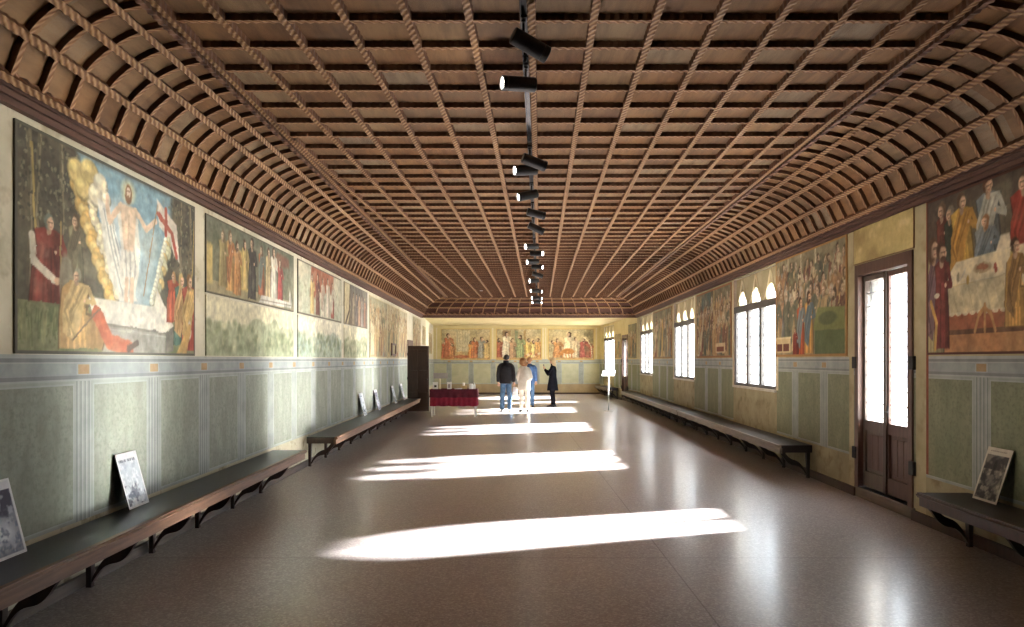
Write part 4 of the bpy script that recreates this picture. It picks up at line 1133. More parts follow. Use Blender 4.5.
# --- far wall: three pictures
for k, (x0, x1, lab) in enumerate(((-3.4, -1.02, 'leftmost of three warm paintings on the far wall, red figures at its left edge'), (-.76, 1.42, 'middle of three paintings on the far wall, pale figure left of centre'), (1.72, 3.93, 'rightmost of three paintings on the far wall, orange animal-like form low in the middle'))):
    W, H = x1 - x0, 1.5
    c = Canvas(W, H, 70, (206, 180, 126)); c.vgrad((206, 150, 86), (196, 184, 142)); c.blotch(.4, .45, .75, (168, 150, 104), .8, 420 + k)
    if k == 0:
        c.rect(.75, 1.4, .4, 1.4, (200, 188, 150)); [c.line([(.8 + .12 * i, .4), (.8 + .12 * i, 1.4)], .02, (168, 156, 124)) for i in range(5)]
        for x, h, rb in ((.18, .8, (206, 96, 60)), (.36, 1.15, (200, 104, 64)), (.55, .7, (196, 126, 74)), (1.45, .8, (206, 126, 50)), (1.62, .95, (190, 96, 50)), (1.95, 1.0, (150, 150, 140)), (2.2, .85, (206, 170, 100))): figure(c, x, .1, h, rb, seed=430 + int(x * 10))
        c.ell(1.0, .16, .4, .1, (176, 84, 50)); c.ell(.4, .1, .3, .07, (190, 110, 60))
    elif k == 1:
        c.rect(.3, .7, .3, 1.4, (150, 120, 80)); c.rect(.9, 1.05, .3, 1.4, (140, 150, 110)); c.rect(1.3, 1.42, .3, 1.4, (176, 140, 84))
        for x, h, rb in ((.15, .9, (176, 84, 56)), (.5, 1.2, (236, 222, 190)), (.78, .9, (196, 150, 110)), (1.15, 1.05, (150, 166, 110)), (1.55, .9, (222, 180, 90)), (1.8, .8, (226, 200, 120)), (2.0, .9, (214, 150, 80))): figure(c, x, .12, h, rb, seed=440 + int(x * 10))
        [c.ell(1.4 + .13 * i, .2 + .05 * (i % 3), .09, .07, (226, 200, 150) if i % 2 else (196, 120, 70)) for i in range(6)]
    else:
        for x, h, rb in ((.2, .8, (166, 150, 110)), (.45, .9, (190, 126, 70)), (1.0, 1.2, (222, 200, 160)), (1.3, .95, (206, 180, 140)), (1.7, .9, (166, 70, 60)), (1.95, .8, (176, 84, 60))): figure(c, x, .12, h, rb, seed=450 + int(x * 10), wide=1.3)
        c.ell(.95, .42, .36, .16, (196, 116, 44)); c.ell(.6, .3, .14, .1, (196, 116, 44)); [c.line([(.7 + .14 * i, .35), (.72 + .14 * i, .12)], .05, (186, 106, 44)) for i in range(4)]
        c.line([(1.7, 1.1), (2.05, .7), (2.1, .05)], .04, (226, 206, 160)); c.blotch(.3, .5, .8, (96, 90, 60), .7, 460, c.X > 1.7)
    c.weather(470 + k, .8, .06, .3, (226, 204, 152), .03)
    hang('fresco_picture', c, FW, x0, 1.62, lab, GF, border=(.03, (206, 176, 110)))

# small framed picture on the left wall before the doorway
root = empty('framed_picture', LW(18.75, .0, 1.72), label='small brown framed picture low on the left wall before the doorway', cat='picture')
def lf(s, o, z): return Vector(LW(s, o, z)) - Vector(root.location)
c0 = MB()
for a0, a1, z0, z1 in ((18.45, 19.15, 1.74, 1.79), (18.45, 19.15, 2.02, 2.07), (18.45, 18.52, 1.79, 2.02), (19.08, 19.15, 1.79, 2.02)): c0.box(a0, a1, .016, .05, z0, z1, 0, lf)
c0.build('picture_frame', M['door_wood'], root); c0 = MB(); c0.box(18.5, 19.1, .016, .026, 1.78, 2.03, 0, lf); c0.build('picture_panel', M['ochre_base'], root)

# ------------------------------------------------------------------ benches
def bench(fn, s0, s1, n, top, edge, leg, label, group, depth=.45, zt=.455, in0=.07, in1=.07):
    root = empty('wooden_bench', fn((s0 + s1) / 2, .25, 0), label=label, cat='bench', group=group)
    o0 = Vector(root.location)
    def lf(s, o, z): return Vector(fn(s, o, z)) - o0
    b0 = .045; b1 = b0 + depth
    m = MB(); k = max(1, int((s1 - s0) / 2.2))
    for i in range(k):
        a = s0 + (s1 - s0) * i / k; b = s0 + (s1 - s0) * (i + 1) / k
        m.box(a, b, b0, b1 - .012, zt - .022, zt, 0, lf)
    m.build('seat', top, root)
    m = MB(); m.box(s0 - .01, s1 + .01, b1 - .025, b1 + .012, zt - .04, zt + .001, 0, lf); m.box(s0 - .004, s1 + .004, b1 - .04, b1 - .004, zt - .115, zt - .04, 0, lf)
    m.tube([lf(s0 - .01, b1 + .012, zt - .02), lf(s1 + .01, b1 + .012, zt - .02)], .011, 8)
    m.build('edge_moulding', edge, root)
    for e, sg in ((s0, 1), (s1, -1)):
        m = MB(); m.box(e, e + sg * .03, b0, b1 - .03, zt - .1, zt - .02, 0, lf); m.build('end_apron', leg, root)
    for i in range(n):
        s = s0 + in0 + (s1 - s0 - in0 - in1) * i / max(n - 1, 1)
        m = MB()
        R = []
        for z, w, d in ((zt - .022, .034, .03), (zt - .15, .03, .027), (.2, .026, .024), (.05, .02, .02), (0, .022, .022)):
            R.append([lf(s - w, b0 + .012, z), lf(s + w, b0 + .012, z), lf(s + w, b0 + .012 + d * 1.7, z), lf(s - w, b0 + .012 + d * 1.7, z)])
        m.rings(R); m.build('leg', leg, root)
        m = MB(); R = []; N = 16
        for q in range(N + 1):
            t = q / N                                   # S-curve from the foot of the leg to the front underside
            o = b0 + .05 + (b1 - .05 - b0 - .05) * t
            z = .045 + (zt - .08 - .045) * (t + .115 * math.sin(2 * PI * t))
            th = .016 + .03 * t ** 1.5 + .01 * math.sin(PI * t)
            z = min(z, zt - .045 - th)
            R.append([lf(s - .017, o, z - th), lf(s + .017, o, z - th), lf(s + .017, o, z + th), lf(s - .017, o, z + th)])
        m.rings(R); m.build('scroll_bracket', leg, root)
    return root
GB = 'long wooden benches along the walls'
bench(LW, 1.2, 8.92, 9, M['bench_top'], M['bench_edge'], M['bench_leg'], 'long dark-seated wooden bench nearest along the left wall, two posters leaning above it', GB, depth=.42, in0=.26, in1=.52)
bench(LW, 10.45, 20.9, 12, M['bench_top'], M['bench_edge'], M['bench_leg'], 'long wooden bench on the left wall reaching the open dark door leaf', GB)
bench(RW, 2.0, 6.06, 5, M['bench_black'], M['bench_leg'], M['bench_black'], 'short dark bench at the right nearer than the glazed door, holding one poster', GB, depth=.43)
bench(RW, 9.42, 15.95, 8, M['bench_black'], M['bench_grey'], M['bench_black'], 'long black bench on the right wall starting just beyond the near glazed door', GB)
bench(RW, 16.05, 25.75, 11, M['bench_black'], M['bench_grey'], M['bench_black'], 'long black bench on the right wall below the second and third triple windows', GB)
bench(RW, 28.5, 31.4, 4, M['bench_black'], M['bench_grey'], M['bench_black'], 'short black bench in the end bay under the last window by the far wall', GB)

# ------------------------------------------------------------------ posters leaning on the wall above the benches
def poster(fn, s0, wd, ht, label, seed, zt=.456, foot=.135, kind=0):
    root = empty('poster_board', fn(s0 + wd / 2, foot, zt), label=label, cat='poster', group='posters leaning on the benches')
    o0 = Vector(root.location); top = .02
    rise = math.sqrt(ht * ht - (foot - top) ** 2)
    def lf(s, t, d):       # s across, t 0..1 up the board, d out of its face
        o = foot + (top - foot) * t; z = zt + .003 + rise * t
        nx_, nz_ = rise / ht, (foot - top) / ht
        return Vector(fn(s0 + s, o + d * nx_, z + d * nz_)) - o0
    m = MB(); m.box(0, wd, 0, 1, -.006, .0, 0, lf); m.build('board', M['bench_black'], root)
    c = Canvas(wd, ht, 190, (232, 234, 238)); bx0, bx1, by0, by1 = .02, wd - .02, .02, ht - (.06 if kind else .05)
    msk = (c.X > bx0) & (c.X < bx1) & (c.Y > by0) & (c.Y < by1)
    if kind == 0:      # pale sheet with a dark crowd in the lower half
        c.mix(msk * .9, (206, 214, 222)); c.blotch(.05, .45, .62, (96, 100, 116), .85, seed, msk & (c.Y < ht * .42)); c.blotch(.09, .5, .7, (150, 162, 176), .7, seed + 3, msk & (c.Y > ht * .42)); c.blotch(.03, .55, .7, (236, 240, 246), .9, seed + 6, msk)
        c.blotch(.05, .5, .65, (60, 66, 84), .8, seed + 8, msk & (c.Y < ht * .3))
        for k in range(16):   # illegible heading strokes
            x0 = .03 + (wd - .07) * k / 16
            if k in (7, 12): continue
            c.rect(x0, x0 + .011, ht * .83, ht * .83 + .022, (92, 96, 108), .55 + .3 * (k % 2))
    elif kind == 1:    # dark cloudy upper half, pale burst below
        c.mix(msk * 1.0, (150, 154, 168)); c.blotch(.07, .42, .6, (66, 66, 84), .85, seed, msk & (c.Y > ht * .5)); c.ell(wd * .4, ht * .3, wd * .6, ht * .26, (240, 244, 250), 1, soft=.6); c.blotch(.03, .5, .66, (112, 122, 146), .7, seed + 5, msk & (c.Y < ht * .45)); c.blotch(.04, .6, .7, (206, 210, 222), .7, seed + 7, msk)
        c.mix(~msk, (226, 228, 234))
    else:              # grey print with an arched picture
        c.a[:] = (206, 202, 188); c.mix(msk * 1.0, (132, 130, 122))
        c.ell(wd * .5, ht * .55, wd * .4, ht * .32, (92, 92, 90), 1, soft=.1); c.ell(wd * .5, ht * .55, wd * .33, ht * .27, (124, 122, 116), 1, soft=.1)
        c.blotch(.05, .42, .62, (58, 58, 60), .85, seed, msk); c.blotch(.035, .55, .7, (186, 182, 166), .7, seed + 4, msk & (c.Y < ht * .6)); c.ell(wd * .5, ht * .68, .022, .05, (44, 44, 48), .9)
        for k in range(14): c.rect(.045 + (wd - .1) * k / 14, .055 + (wd - .1) * k / 14, ht - .036, ht - .024, (120, 116, 106), .7)
    c.mix((np.minimum(np.minimum(c.X, wd - c.X), np.minimum(c.Y, ht - c.Y)) < .014) * 1.0, (236, 238, 240) if kind < 2 else (206, 202, 190))
    flip = fn is RW
    p = hang('printed_sheet', c, lambda s, off, z: lf(s, z / ht, .002 if off > .01 else .0005), 0, 0, None, None, flip=flip)
    for k_ in ('label', 'category', 'group', 'kind'):
        if k_ in p: del p[k_]
    p.parent = root
    return root
poster(LW, 3.86, .33, .46, 'black and white poster cut by the left edge, nearest on the left bench', 500, kind=1)
poster(LW, 5.335, .3, .44, 'pale poster with dark crowd leaning above the near left bench, second from the edge', 520, kind=0)
poster(LW, 14.3, .36, .48, 'poster seen edge-on, nearest of four on the farther left bench', 540, kind=0)
poster(LW, 15.95, .36, .48, 'poster seen edge-on, second of four on the farther left bench', 560, kind=1)
poster(LW, 18.4, .36, .48, 'poster seen edge-on, third of four on the farther left bench', 580, kind=0)
poster(LW, 20.0, .36, .48, 'poster seen edge-on, last on the farther left bench before the door leaf', 600, kind=1)
poster(RW, 5.52, .3, .455, 'grey printed poster leaning on the dark bench at the right', 620, kind=2, foot=.16)

# ------------------------------------------------------------------ ceiling track with spotlights
def TX(y): return XJ(0, y) - .05
TZ = 3.80
root = empty('lighting_track', (TX(3), 3, TZ), label='long thin black lighting track running down the middle of the coffered ceiling', cat='light track')
segs = [(.4, 4.9), (4.93, 6.9), (6.93, 12.0), (12.03, 18.0), (18.03, 24.4)]
for a, b in segs:
    m = MB()
    for sx in (-1, 1):
        q = [(TX(s) + u - TX(3), s - 3, z) for s in (a, b) for u in (sx * .017 - .004, sx * .017 + .004) for z in (-.016, .016)]
        i = len(m.v); m.v += q
        for f in ((0, 1, 3, 2), (4, 6, 7, 5), (0, 4, 5, 1), (2, 3, 7, 6), (0, 2, 6, 4), (1, 5, 7, 3)): m.face([i + k for k in f])
    q = [(TX(s) + u - TX(3), s - 3, z) for s in (a, b) for u in (-.02, .02) for z in (.008, .018)]
    i = len(m.v); m.v += q
    for f in ((0, 1, 3, 2), (4, 6, 7, 5), (0, 4, 5, 1), (2, 3, 7, 6), (0, 2, 6, 4), (1, 5, 7, 3)): m.face([i + k for k in f])
    m.build('track_rail', M['rail'] if a > 4.9 and b < 7 else M['black'], root)
for s in np.arange(1, 24.4, 1.96):
    m = MB(); m.tube([(TX(s) - TX(3), s - 3, .015), (TX(s) - TX(3), s - 3, ZF - TZ)], .006, 6); m.build('hanger', M['black'], root)

HEADS = []
def spot(y, yaw, tilt, lit, label, dx=0.0, dz=0.0, power=18):
    """yaw: 0 aims right (+x), pi aims left; tilt downward"""
    x = TX(y) + dx
    root = empty('track_spotlight', (x, y, TZ - .135), label=label, cat='spotlight', group='spotlights on the ceiling track')
    m = MB(); m.box(-.02, .02, -.06, .06, .1, .1185); m.box(-.014, .014, -.03, .03, .088, .1); m.build('adapter', M['black'], root)
    m = MB(); m.tube([(0, 0, .095), (0, 0, .03)], .009, 8)
    m.build('stem', M['black'], root)
    R = Matrix.Rotation(yaw, 4, 'Z') @ Matrix.Rotation(tilt, 4, 'Y') @ Matrix.Translation((.055, 0, 0))
    b = MB(); n = 24
    def P(x_, r): return [tuple(R @ Vector((x_, r * math.cos(2 * PI * k / n), r * math.sin(2 * PI * k / n) - .02))) for k in range(n)]
    b.rings([P(-.125, .0505), P(-.128, .03), P(-.128, .001)], 0, cap=False)
    b.rings([P(-.125, .0505), P(-.12, .053), P(.085, .053), P(.087, .0505), P(.093, .0505), P(.095, .054), P(.128, .054), P(.13, .051), P(.13, .046), P(.105, .044)], 0, cap=False)
    b.build('lamp_body', M['black'], root, smooth=False)
    l = MB(); l.rings([P(.112, .0445), P(.116, .03), P(.117, .001)], 0, cap=False); l.build('lens', M['lens'] if lit else M['lens_off'], root, smooth=True)
    if lit:
        ld = bpy.data.lights.new('spot_beam', 'SPOT'); ld.energy = power; ld.spot_size = math.radians(46); ld.spot_blend = .7; ld.shadow_soft_size = .04; ld.color = (1, .86, .66)
        lo = bpy.data.objects.new('spot_beam', ld); COL.objects.link(lo); lo.parent = root
        d = (R @ Vector((1, 0, -.22 if tilt < .2 else 0, 0))).to_3d(); lo.location = (R @ Vector((.14, 0, -.02, 1))).to_3d()
        lo.rotation_euler = d.to_track_quat('-Z', 'Y').to_euler()
    HEADS.append(root)
RT, LT = 0.0, PI
ORD = ['first', 'second', 'third', 'fourth', 'fifth', 'sixth', 'seventh', 'eighth', 'ninth', 'tenth', 'eleventh', 'twelfth', 'thirteenth', 'fourteenth', 'fifteenth', 'sixteenth', 'seventeenth', 'eighteenth', 'last']
HD = [(4.38, RT + .38, .36, 1, .05), (5.07, LT + .3, .06, 1, -.06), (7.0, RT + .25, .3, 1, .06), (7.36, LT + .35, .12, 1, -.06), (8.45, LT + .3, .25, 1, -.04), (9.5, RT + .2, .2, 1, .03),
      (10.5, RT + .2, .4, 1, 0), (12.3, LT + .5, .1, 1, -.07), (13.1, RT - .5, .1, 1, .05), (14.2, LT + .4, .12, 1, -.06), (15.0, RT - .4, .12, 1, .05), (16.3, RT + .2, .25, 1, .05), (17.6, LT + .45, .1, 1, -.05),
      (20.1, LT + .4, .1, 1, -.1), (20.3, RT - .4, .1, 1, .1), (22.4, LT + .4, .1, 1, -.1), (22.6, RT - .4, .1, 1, .1), (24.0, LT + .4, .15, 1, -.1), (24.2, RT - .4, .15, 1, .1)]
for i, (y, yw, tl, lit, dx) in enumerate(HD):
    spot(y, yw, tl, lit, 'black spotlight aimed %s, %s along the ceiling track counting from the near end' % ('left' if abs(yw - LT) < .6 else 'right', ORD[i]), dx * .0)

m = MB(); m.lathe([(.001, 0), (.05, 0), (.055, .012), (.05, .03), (.02, .036), (.001, .037)], 20)
o = m.build('smoke_detector', M['white'], smooth=True); o.location = (-1.0, 22.35, ZF - .04); tag(o, 'small white round smoke detector under the far left ceiling boards', 'smoke detector', kind='thing')

# ------------------------------------------------------------------ table with a red cloth and small things on it
TY0, TX0, TX1, TZ1 = 19.6, -2.31, -1.02, .78
root = empty('folding_table', ((TX0 + TX1) / 2, TY0 + .35, 0), label='small white-legged table under the red cloth beside the dark door leaf', cat='table')
def lt(x, y, z): return (x - root.location.x, y - root.location.y, z)
m = MB(); m.box(TX0, TX1, TY0, TY0 + .7, TZ1 - .03, TZ1 - .004, 0, lt); m.build('tabletop', M['white'], root)
for x in (TX0 + .03, TX1 - .03):
    for y in (TY0 + .03, TY0 + .67):
        m = MB(); m.tube([lt(x, y, 0), lt(x, y, TZ1 - .03)], .019, 10); m.tube([lt(x, y, 0), lt(x, y, .02)], .025, 10); m.build('leg', M['white'], root)
def skirt(name, mat, z0, off, amp, freq, label, cat, grp=None, topz=TZ1 + .001, thick=True):
    m = MB(); pts = []
    x0, x1, y0, y1 = TX0 - off, TX1 + off, TY0 - off, TY0 + .7 + off
    per = [(x0, y0, x1, y0), (x1, y0, x1, y1), (x1, y1, x0, y1), (x0, y1, x0, y0)]
    for a, b, c_, d in per:
        n = int(math.hypot(c_ - a, d - b) / .03)
        nx_, ny_ = (d - b), -(c_ - a); l_ = math.hypot(nx_, ny_); nx_ /= l_; ny_ /= l_
        for k in range(n):
            t = k / n; pts.append((a + (c_ - a) * t, b + (d - b) * t, nx_, ny_))
    R = []
    for q in range(9):
        t = q / 8; z = topz + (z0 - topz) * t
        R.append([lt2(p[0] + p[2] * (amp * t * math.sin(freq * (p[0] + p[1]) + 2) + .012 * t), p[1] + p[3] * (amp * t * math.sin(freq * (p[0] + p[1]) + 2) + .012 * t), z + .006 * t * math.sin(freq * .5 * (p[0] + p[1]))) for p in pts])
    n = len(pts); base = len(m.v)
    for r in R: m.v += r
    for a in range(8):
        for k in range(n):
            m.face((base + a * n + k, base + a * n + (k + 1) % n, base + (a + 1) * n + (k + 1) % n, base + (a + 1) * n + k))
    m.face([base + k for k in range(n)])
    return m.build(name, mat, smooth=True)
def lt2(x, y, z): return (x, y, z)
o = skirt('table_skirt', M['cloth_red'], .31, .012, .014, 44, '', ''); tag(o, 'crimson cloth hanging low around the small table by the dark door leaf', 'tablecloth', kind='thing')
o = skirt('tablecloth', M['cloth_dark'], .555, .03, .012, 30, '', '', topz=TZ1 + .006); tag(o, 'dark wine overcloth covering the top of the small table', 'tablecloth', kind='thing')
TT = TZ1 + .008
def thing_mesh(m, name, mats, loc, label, cat, group=None, rz=0, smooth=False):
    o = m.build(name, mats, smooth=smooth); o.location = loc; o.rotation_euler = (0, 0, rz); return tag(o, label, cat, group, 'thing')
# framed notice
root = empty('notice_stand', (-2.2, TY0 + .2, TT), label='small white notice stand with a dark mark at the left end of the red table', cat='sign', rz=.1)
m = MB(); m.box(-.075, .075, -.005, .005, .0, .2, 0, lambda x, y, z: (x, y + z * .2, z)); m.box(-.08, .08, -.03, .06, 0, .006); m.build('holder', M['white'], root)
m = MB(); m.box(-.035, .035, -.0075, -.0052, .05, .11, 0, lambda x, y, z: (x, y + z * .2, z)); m.build('dark_print', M['bench_black'], root)
m = MB(); m.lathe([(.001, 0), (.032, 0), (.033, .02), (.028, .25), (.026, .28), (.012, .3), (.001, .302)], 16); thing_mesh(m, 'candle', M['cream_obj'], (-2.07, TY0 + .2, TT), 'tall cream candle standing on the red table', 'candle', smooth=True)
root = empty('donation_box', (-1.8, TY0 + .22, TT), label='small white box with grey front on the red table right of the candle', cat='box')
m = MB(); m.box(-.06, .06, -.06, .06, 0, .2); m.build('box_body', M['white'], root, bevel=.004); m = MB(); m.box(-.035, .035, -.063, -.06, .03, .14); m.build('front_label', M['plaque'], root)
m = MB(); m.box(-.03, .03, -.006, .006, .2, .204); m.build('slot', M['black'], root)
m = MB(); m.box(-.09, .09, -.07, .07, 0, .09); thing_mesh(m, 'card_box', M['tan'], (-1.39, TY0 + .3, TT), 'tan cardboard box on the red table right of centre', 'box', rz=.1)
m = MB(); m.lathe([(.001, 0), (.03, 0), (.04, .09), (.037, .09), (.028, .006), (.001, .006)], 16); thing_mesh(m, 'cup', M['white'], (-1.39, TY0 + .3, TT + .091), 'white cup on top of the tan cardboard box', 'cup', smooth=True)
m = MB()
for k in range(6): m.box(-.1, .1, -.07, .07, k * .004, k * .004 + .0035, 0, lambda x, y, z, k=k: (x * math.cos(k * .12) - y * math.sin(k * .12), x * math.sin(k * .12) + y * math.cos(k * .12), z))
thing_mesh(m, 'leaflet_pile', M['paper'], (-1.54, TY0 + .16, TT), 'low pile of pale leaflets on the red table in front of the tan box', 'leaflets')
m = MB(); m.lathe([(.001, 0), (.062, 0), (.066, .01), (.066, .13), (.06, .14), (.05, .142), (.05, .15), (.001, .152)], 20); thing_mesh(m, 'jar', M['white'], (-1.17, TY0 + .22, TT), 'round white jar near the right end of the red table', 'jar', smooth=True)
root = empty('pump_bottle', (-1.075, TY0 + .22, TT), label='slim white pump bottle at the right end of the red table', cat='bottle')
m = MB(); m.lathe([(.001, 0), (.024, 0), (.026, .01), (.026, .12), (.012, .135), (.012, .15), (.001, .15)], 14); m.build('bottle_body', M['white'], root, smooth=True); m = MB(); m.tube([(0, 0, .15), (0, 0, .175), (-.03, 0, .175)], .006, 8); m.build('pump', M['white'], root)
# grey tablet on the far wall above the table
m = MB(); m.box(-.36, .36, -.012, .0, -.13, .13); m.box(-.33, .33, -.018, -.012, -.1, .1); thing_mesh(m, 'wall_tablet', M['plaque'], (-3.42, D2 - .002, .87), 'grey rectangular tablet low on the far wall behind the red table', 'tablet')

# lectern-like notice post at the right
root = empty('notice_post', (3.08, 22.0, 0), label='slender white notice post with tilted panel near the right benches', cat='sign stand')
m = MB(); m.lathe([(.001, 0), (.15, 0), (.15, .008), (.14, .014), (.02, .018), (.001, .018)], 24); m.build('base', M['chrome'], root, smooth=True)
m = MB(); m.tube([(0, 0, .012), (0, 0, 1.18)], .017, 10); m.build('post', M['chrome'], root, smooth=True)
m = MB(); m.box(-.2, .2, -.15, .15, -.006, .006, 0, lambda x, y, z: (x + y * .25, y * .82 - z * .57, 1.2 + y * .57 + z * .82)); m.build('tilted_panel', M['white'], root)

# ------------------------------------------------------------------ people
def person(loc, rz, h, label, arms, legs=.1, head_tilt=(0, 0), lean=0.0, build=None, female=False):
    k = h / 1.76
    root = empty('person', loc, rz, label=label, cat='person')
    def S(p): return Vector((p[0], p[1] + lean * max(p[2] - .95, 0), p[2])) * k
    V = []; E = []; Rr = []
    def add(p, r, par=None):
        V.append(S(p)); Rr.append((r * k, r * k) if not hasattr(r, '__len__') else (r[0] * k, r[1] * k))
        if par is not None: E.append((par, len(V) - 1))
        return len(V) - 1
    sw = .155 if female else .175
    pel = add((0, 0, .96), (.14, .1)); wa = add((0, 0, 1.1), (.118, .09), pel); ch = add((0, 0, 1.3), (.14, .1), wa); nb = add((0, -.01, 1.45), (.07, .06), ch)
    hx, hy = head_tilt
    nk = add((hx * .2, -.005 + hy * .1, 1.52), .052, nb); h1 = add((hx * .6, .02 + hy * .4, 1.59), (.07, .078), nk); h2 = add((hx * .9, .015 + hy * .7, 1.67), (.076, .09), h1); add((hx, .005 + hy * .9, 1.735), (.05, .06), h2)
    add((hx * .7, .118 + hy * .5, 1.612), .011, h1)
    for sx in (-1, 1):
        add((hx * .8 + sx * .083, .0 + hy * .5, 1.63), (.008, .016), h2)
    hands = []
    for sx, (el, wr, pm) in zip((-1, 1), arms):
        sh = add((sx * sw, -.01, 1.42), .052, ch); e = add(el, .04, sh); w = add(wr, .027, e); p = add(pm, (.034, .02), w)
        d = (Vector(pm) - Vector(wr)).normalized(); side = d.cross(Vector((0, 1, .2))).normalized(); cu = side.cross(d).normalized()
        for q in range(4):
            o = side * (.027 - .018 * q); ln = (.07, .08, .076, .06)[q]
            a = add(Vector(pm) + d * .035 + o, .0085, p); b = add(Vector(pm) + d * (.035 + ln * .55) + o * 1.05 + cu * .01, .008, a); add(Vector(pm) + d * (.03 + ln * .85) + o * 1.05 + cu * .035, .007, b)
        t = add(Vector(pm) - d * .005 + side * .036 + cu * .012, .01, p); add(Vector(pm) + d * .035 + side * .052 + cu * .025, .008, t)
        hands.append(Vector(S(Vector(pm) + d * .05)))
    for sx in (-1, 1):
        hp = add((sx * .085, 0, .9), .085, pel); kn = add((sx * (legs + .0), .015, .5), .054, hp); an = add((sx * legs, -.02, .09), .038, kn); add((sx * legs * 1.15, .11, .035), .03, an)
    me = bpy.data.meshes.new('body'); me.from_pydata(V, E, []); me.materials.append(M['skin'])
    o = bpy.data.objects.new('body', me); COL.objects.link(o); o.parent = root
    sk = o.modifiers.new('Skin', 'SKIN'); sk.use_smooth_shade = True
    lay = me.skin_vertices[0] if len(me.skin_vertices) else None
    if lay is None:
        bpy.context.view_layer.objects.active = o
        lay = me.skin_vertices[0]
    for i, r in enumerate(Rr): lay.data[i].radius = r
    lay.data[0].use_root = True
    sb = o.modifiers.new('Subsurf', 'SUBSURF'); sb.levels = 1; sb.render_levels = 1
    return root, S, k, hands

def garment_torso(root, S, k, name, mat, rings, sleeves, quilt=0, sub=1, collar=None, folds=.03):
    m = MB(); rr = []
    fine = []
    for (z0, rx0, ry0, y0), (z1, rx1, ry1, y1) in zip(rings, rings[1:]):
        n = 4
        for q in range(n):
            t = q / n; fine.append((z0 + (z1 - z0) * t, rx0 + (rx1 - rx0) * t, ry0 + (ry1 - ry0) * t, y0 + (y1 - y0) * t))
    fine.append(rings[-1])
    R = []; n = 28; zlo = rings[0][0]
    for z, rx, ry, yy in fine:
        qs = 1 + quilt * abs(math.sin(z * 34)) if quilt else 1
        ring = []
        for q in range(n):
            a = 2 * PI * q / n
            f = qs * (1 + folds * math.sin(a * 5 + z * 6) * max(0, min(1, (1.2 - z) / .4)))
            ring.append(S((rx * f * math.cos(a), yy + ry * f * math.sin(a), z)))
        R.append(ring)
    m.rings(R)
    for pts, rads in sleeves:
        P = []; Q = []
        for (p0, r0), (p1, r1) in zip(zip(pts, rads), list(zip(pts, rads))[1:]):
            for q in range(5):
                t = q / 5; P.append(S(Vector(p0).lerp(Vector(p1), t))); rr_ = r0 + (r1 - r0) * t
                if quilt: rr_ *= 1 + quilt * abs(math.sin(q * 1.26))
                Q.append(rr_ * k)
        P.append(S(pts[-1])); Q.append(rads[-1] * k)
        m.tube(P, Q, 14)
    return m.build(name, mat, root, smooth=True)

def trousers(root, S, k, mat, legs, wide=.075, hem=.06, lo=.07):
    m = MB()
    m.rings([[S((rx * math.cos(a), ry * math.sin(a), z)) for a in [2 * PI * q / 20 for q in range(20)]] for z, rx, ry in ((.84, .155, .105), (.9, .17, .12), (.98, .165, .115), (1.06, .145, .1))])
    for sx in (-1, 1):
        P = [S(p) for p in ((sx * .082, 0, .92), (sx * .088, 0, .78), (sx * .095, .012, .62), (sx * legs, .02, .5), (sx * legs, .002, .36), (sx * legs, -.015, .2), (sx * legs, -.02, lo))]
        m.tube(P, [r * k for r in (.088, .09, .08, wide * .92, wide * .9, hem * 1.08, hem)], 14)
    return m.build('trousers', mat, root, smooth=True)

def shoes(root, S, k, mat, legs):
    for sx in (-1, 1):
        m = MB(); R = []
        for y_, w, t in ((-.085, .02, .05), (-.07, .036, .085), (-.02, .042, .1), (.05, .046, .075), (.12, .048, .05), (.17, .038, .035), (.19, .015, .02)):
            R.append([S((sx * (legs + .02 + y_ * .06) + w * math.cos(a), y_, max(0.0, t * .5 + t * .55 * math.sin(a)))) for a in [2 * PI * q / 12 for q in range(12)]])
        m.rings(R); m.build('shoe', mat, root, smooth=True)

def hair_cap(root, S, k, mat, tilt=(0, 0), long=0.0, vol=1.0):
    hx, hy = tilt; m = MB(); c = Vector((hx * .85, -.008 + hy * .7, 1.665)); R = []; n = 24
    for i in range(13):
        th = PI * (.02 + .72 * i / 12)
        ring = []
        for q in range(n):
            a = 2 * PI * q / n; back = .5 - .5 * math.sin(a)          # 1 behind, 0 at the face
            t2 = th * (.55 + .55 * back ** .7)
            wob = 1 + .035 * math.sin(a * 7 + i) 
            ring.append(S((c.x + .096 * vol * wob * math.sin(t2) * math.cos(a), c.y + .113 * vol * wob * math.sin(t2) * math.sin(a), c.z + .1 * vol * math.cos(t2))))
        R.append(ring)
    m.rings(R)
    if long:
        R = []
        for i in range(9):
            t = i / 8; z = 1.66 - long * t; w = .09 * vol * (1 + .25 * math.sin(PI * min(t * 1.2, 1))) * (1 - .35 * t ** 3); d = .05 * (1 - .3 * t)
            R.append([S((hx * .8 * (1 - t) + w * (1 + .05 * math.sin(a * 6 + i)) * math.cos(a), hy * .6 * (1 - t) - .055 - .02 * math.sin(PI * t) + d * math.sin(a) + abs(math.cos(a)) ** 3 * .05, z)) for a in [2 * PI * q / 22 for q in range(22)]])
        m.rings(R)
    m.build('hair', mat, root, smooth=True)
def eyes(root, S, k, tilt=(0, 0)):
    for sx in (-1, 1):
        m = MB(); m.lathe([(.001, -.006), (.008, -.003), (.009, 0), (.008, .003), (.001, .006)], 10, origin=S((tilt[0] * .75 + sx * .032, .098 + tilt[1] * .5, 1.642))); m.build('eye', M['shoe'], root, smooth=True)

DOWNARM = lambda sx, out=.25: ((sx * out, -.03, 1.15), (sx * (out + .01), .03, .92), (sx * (out + .005), .05, .85))
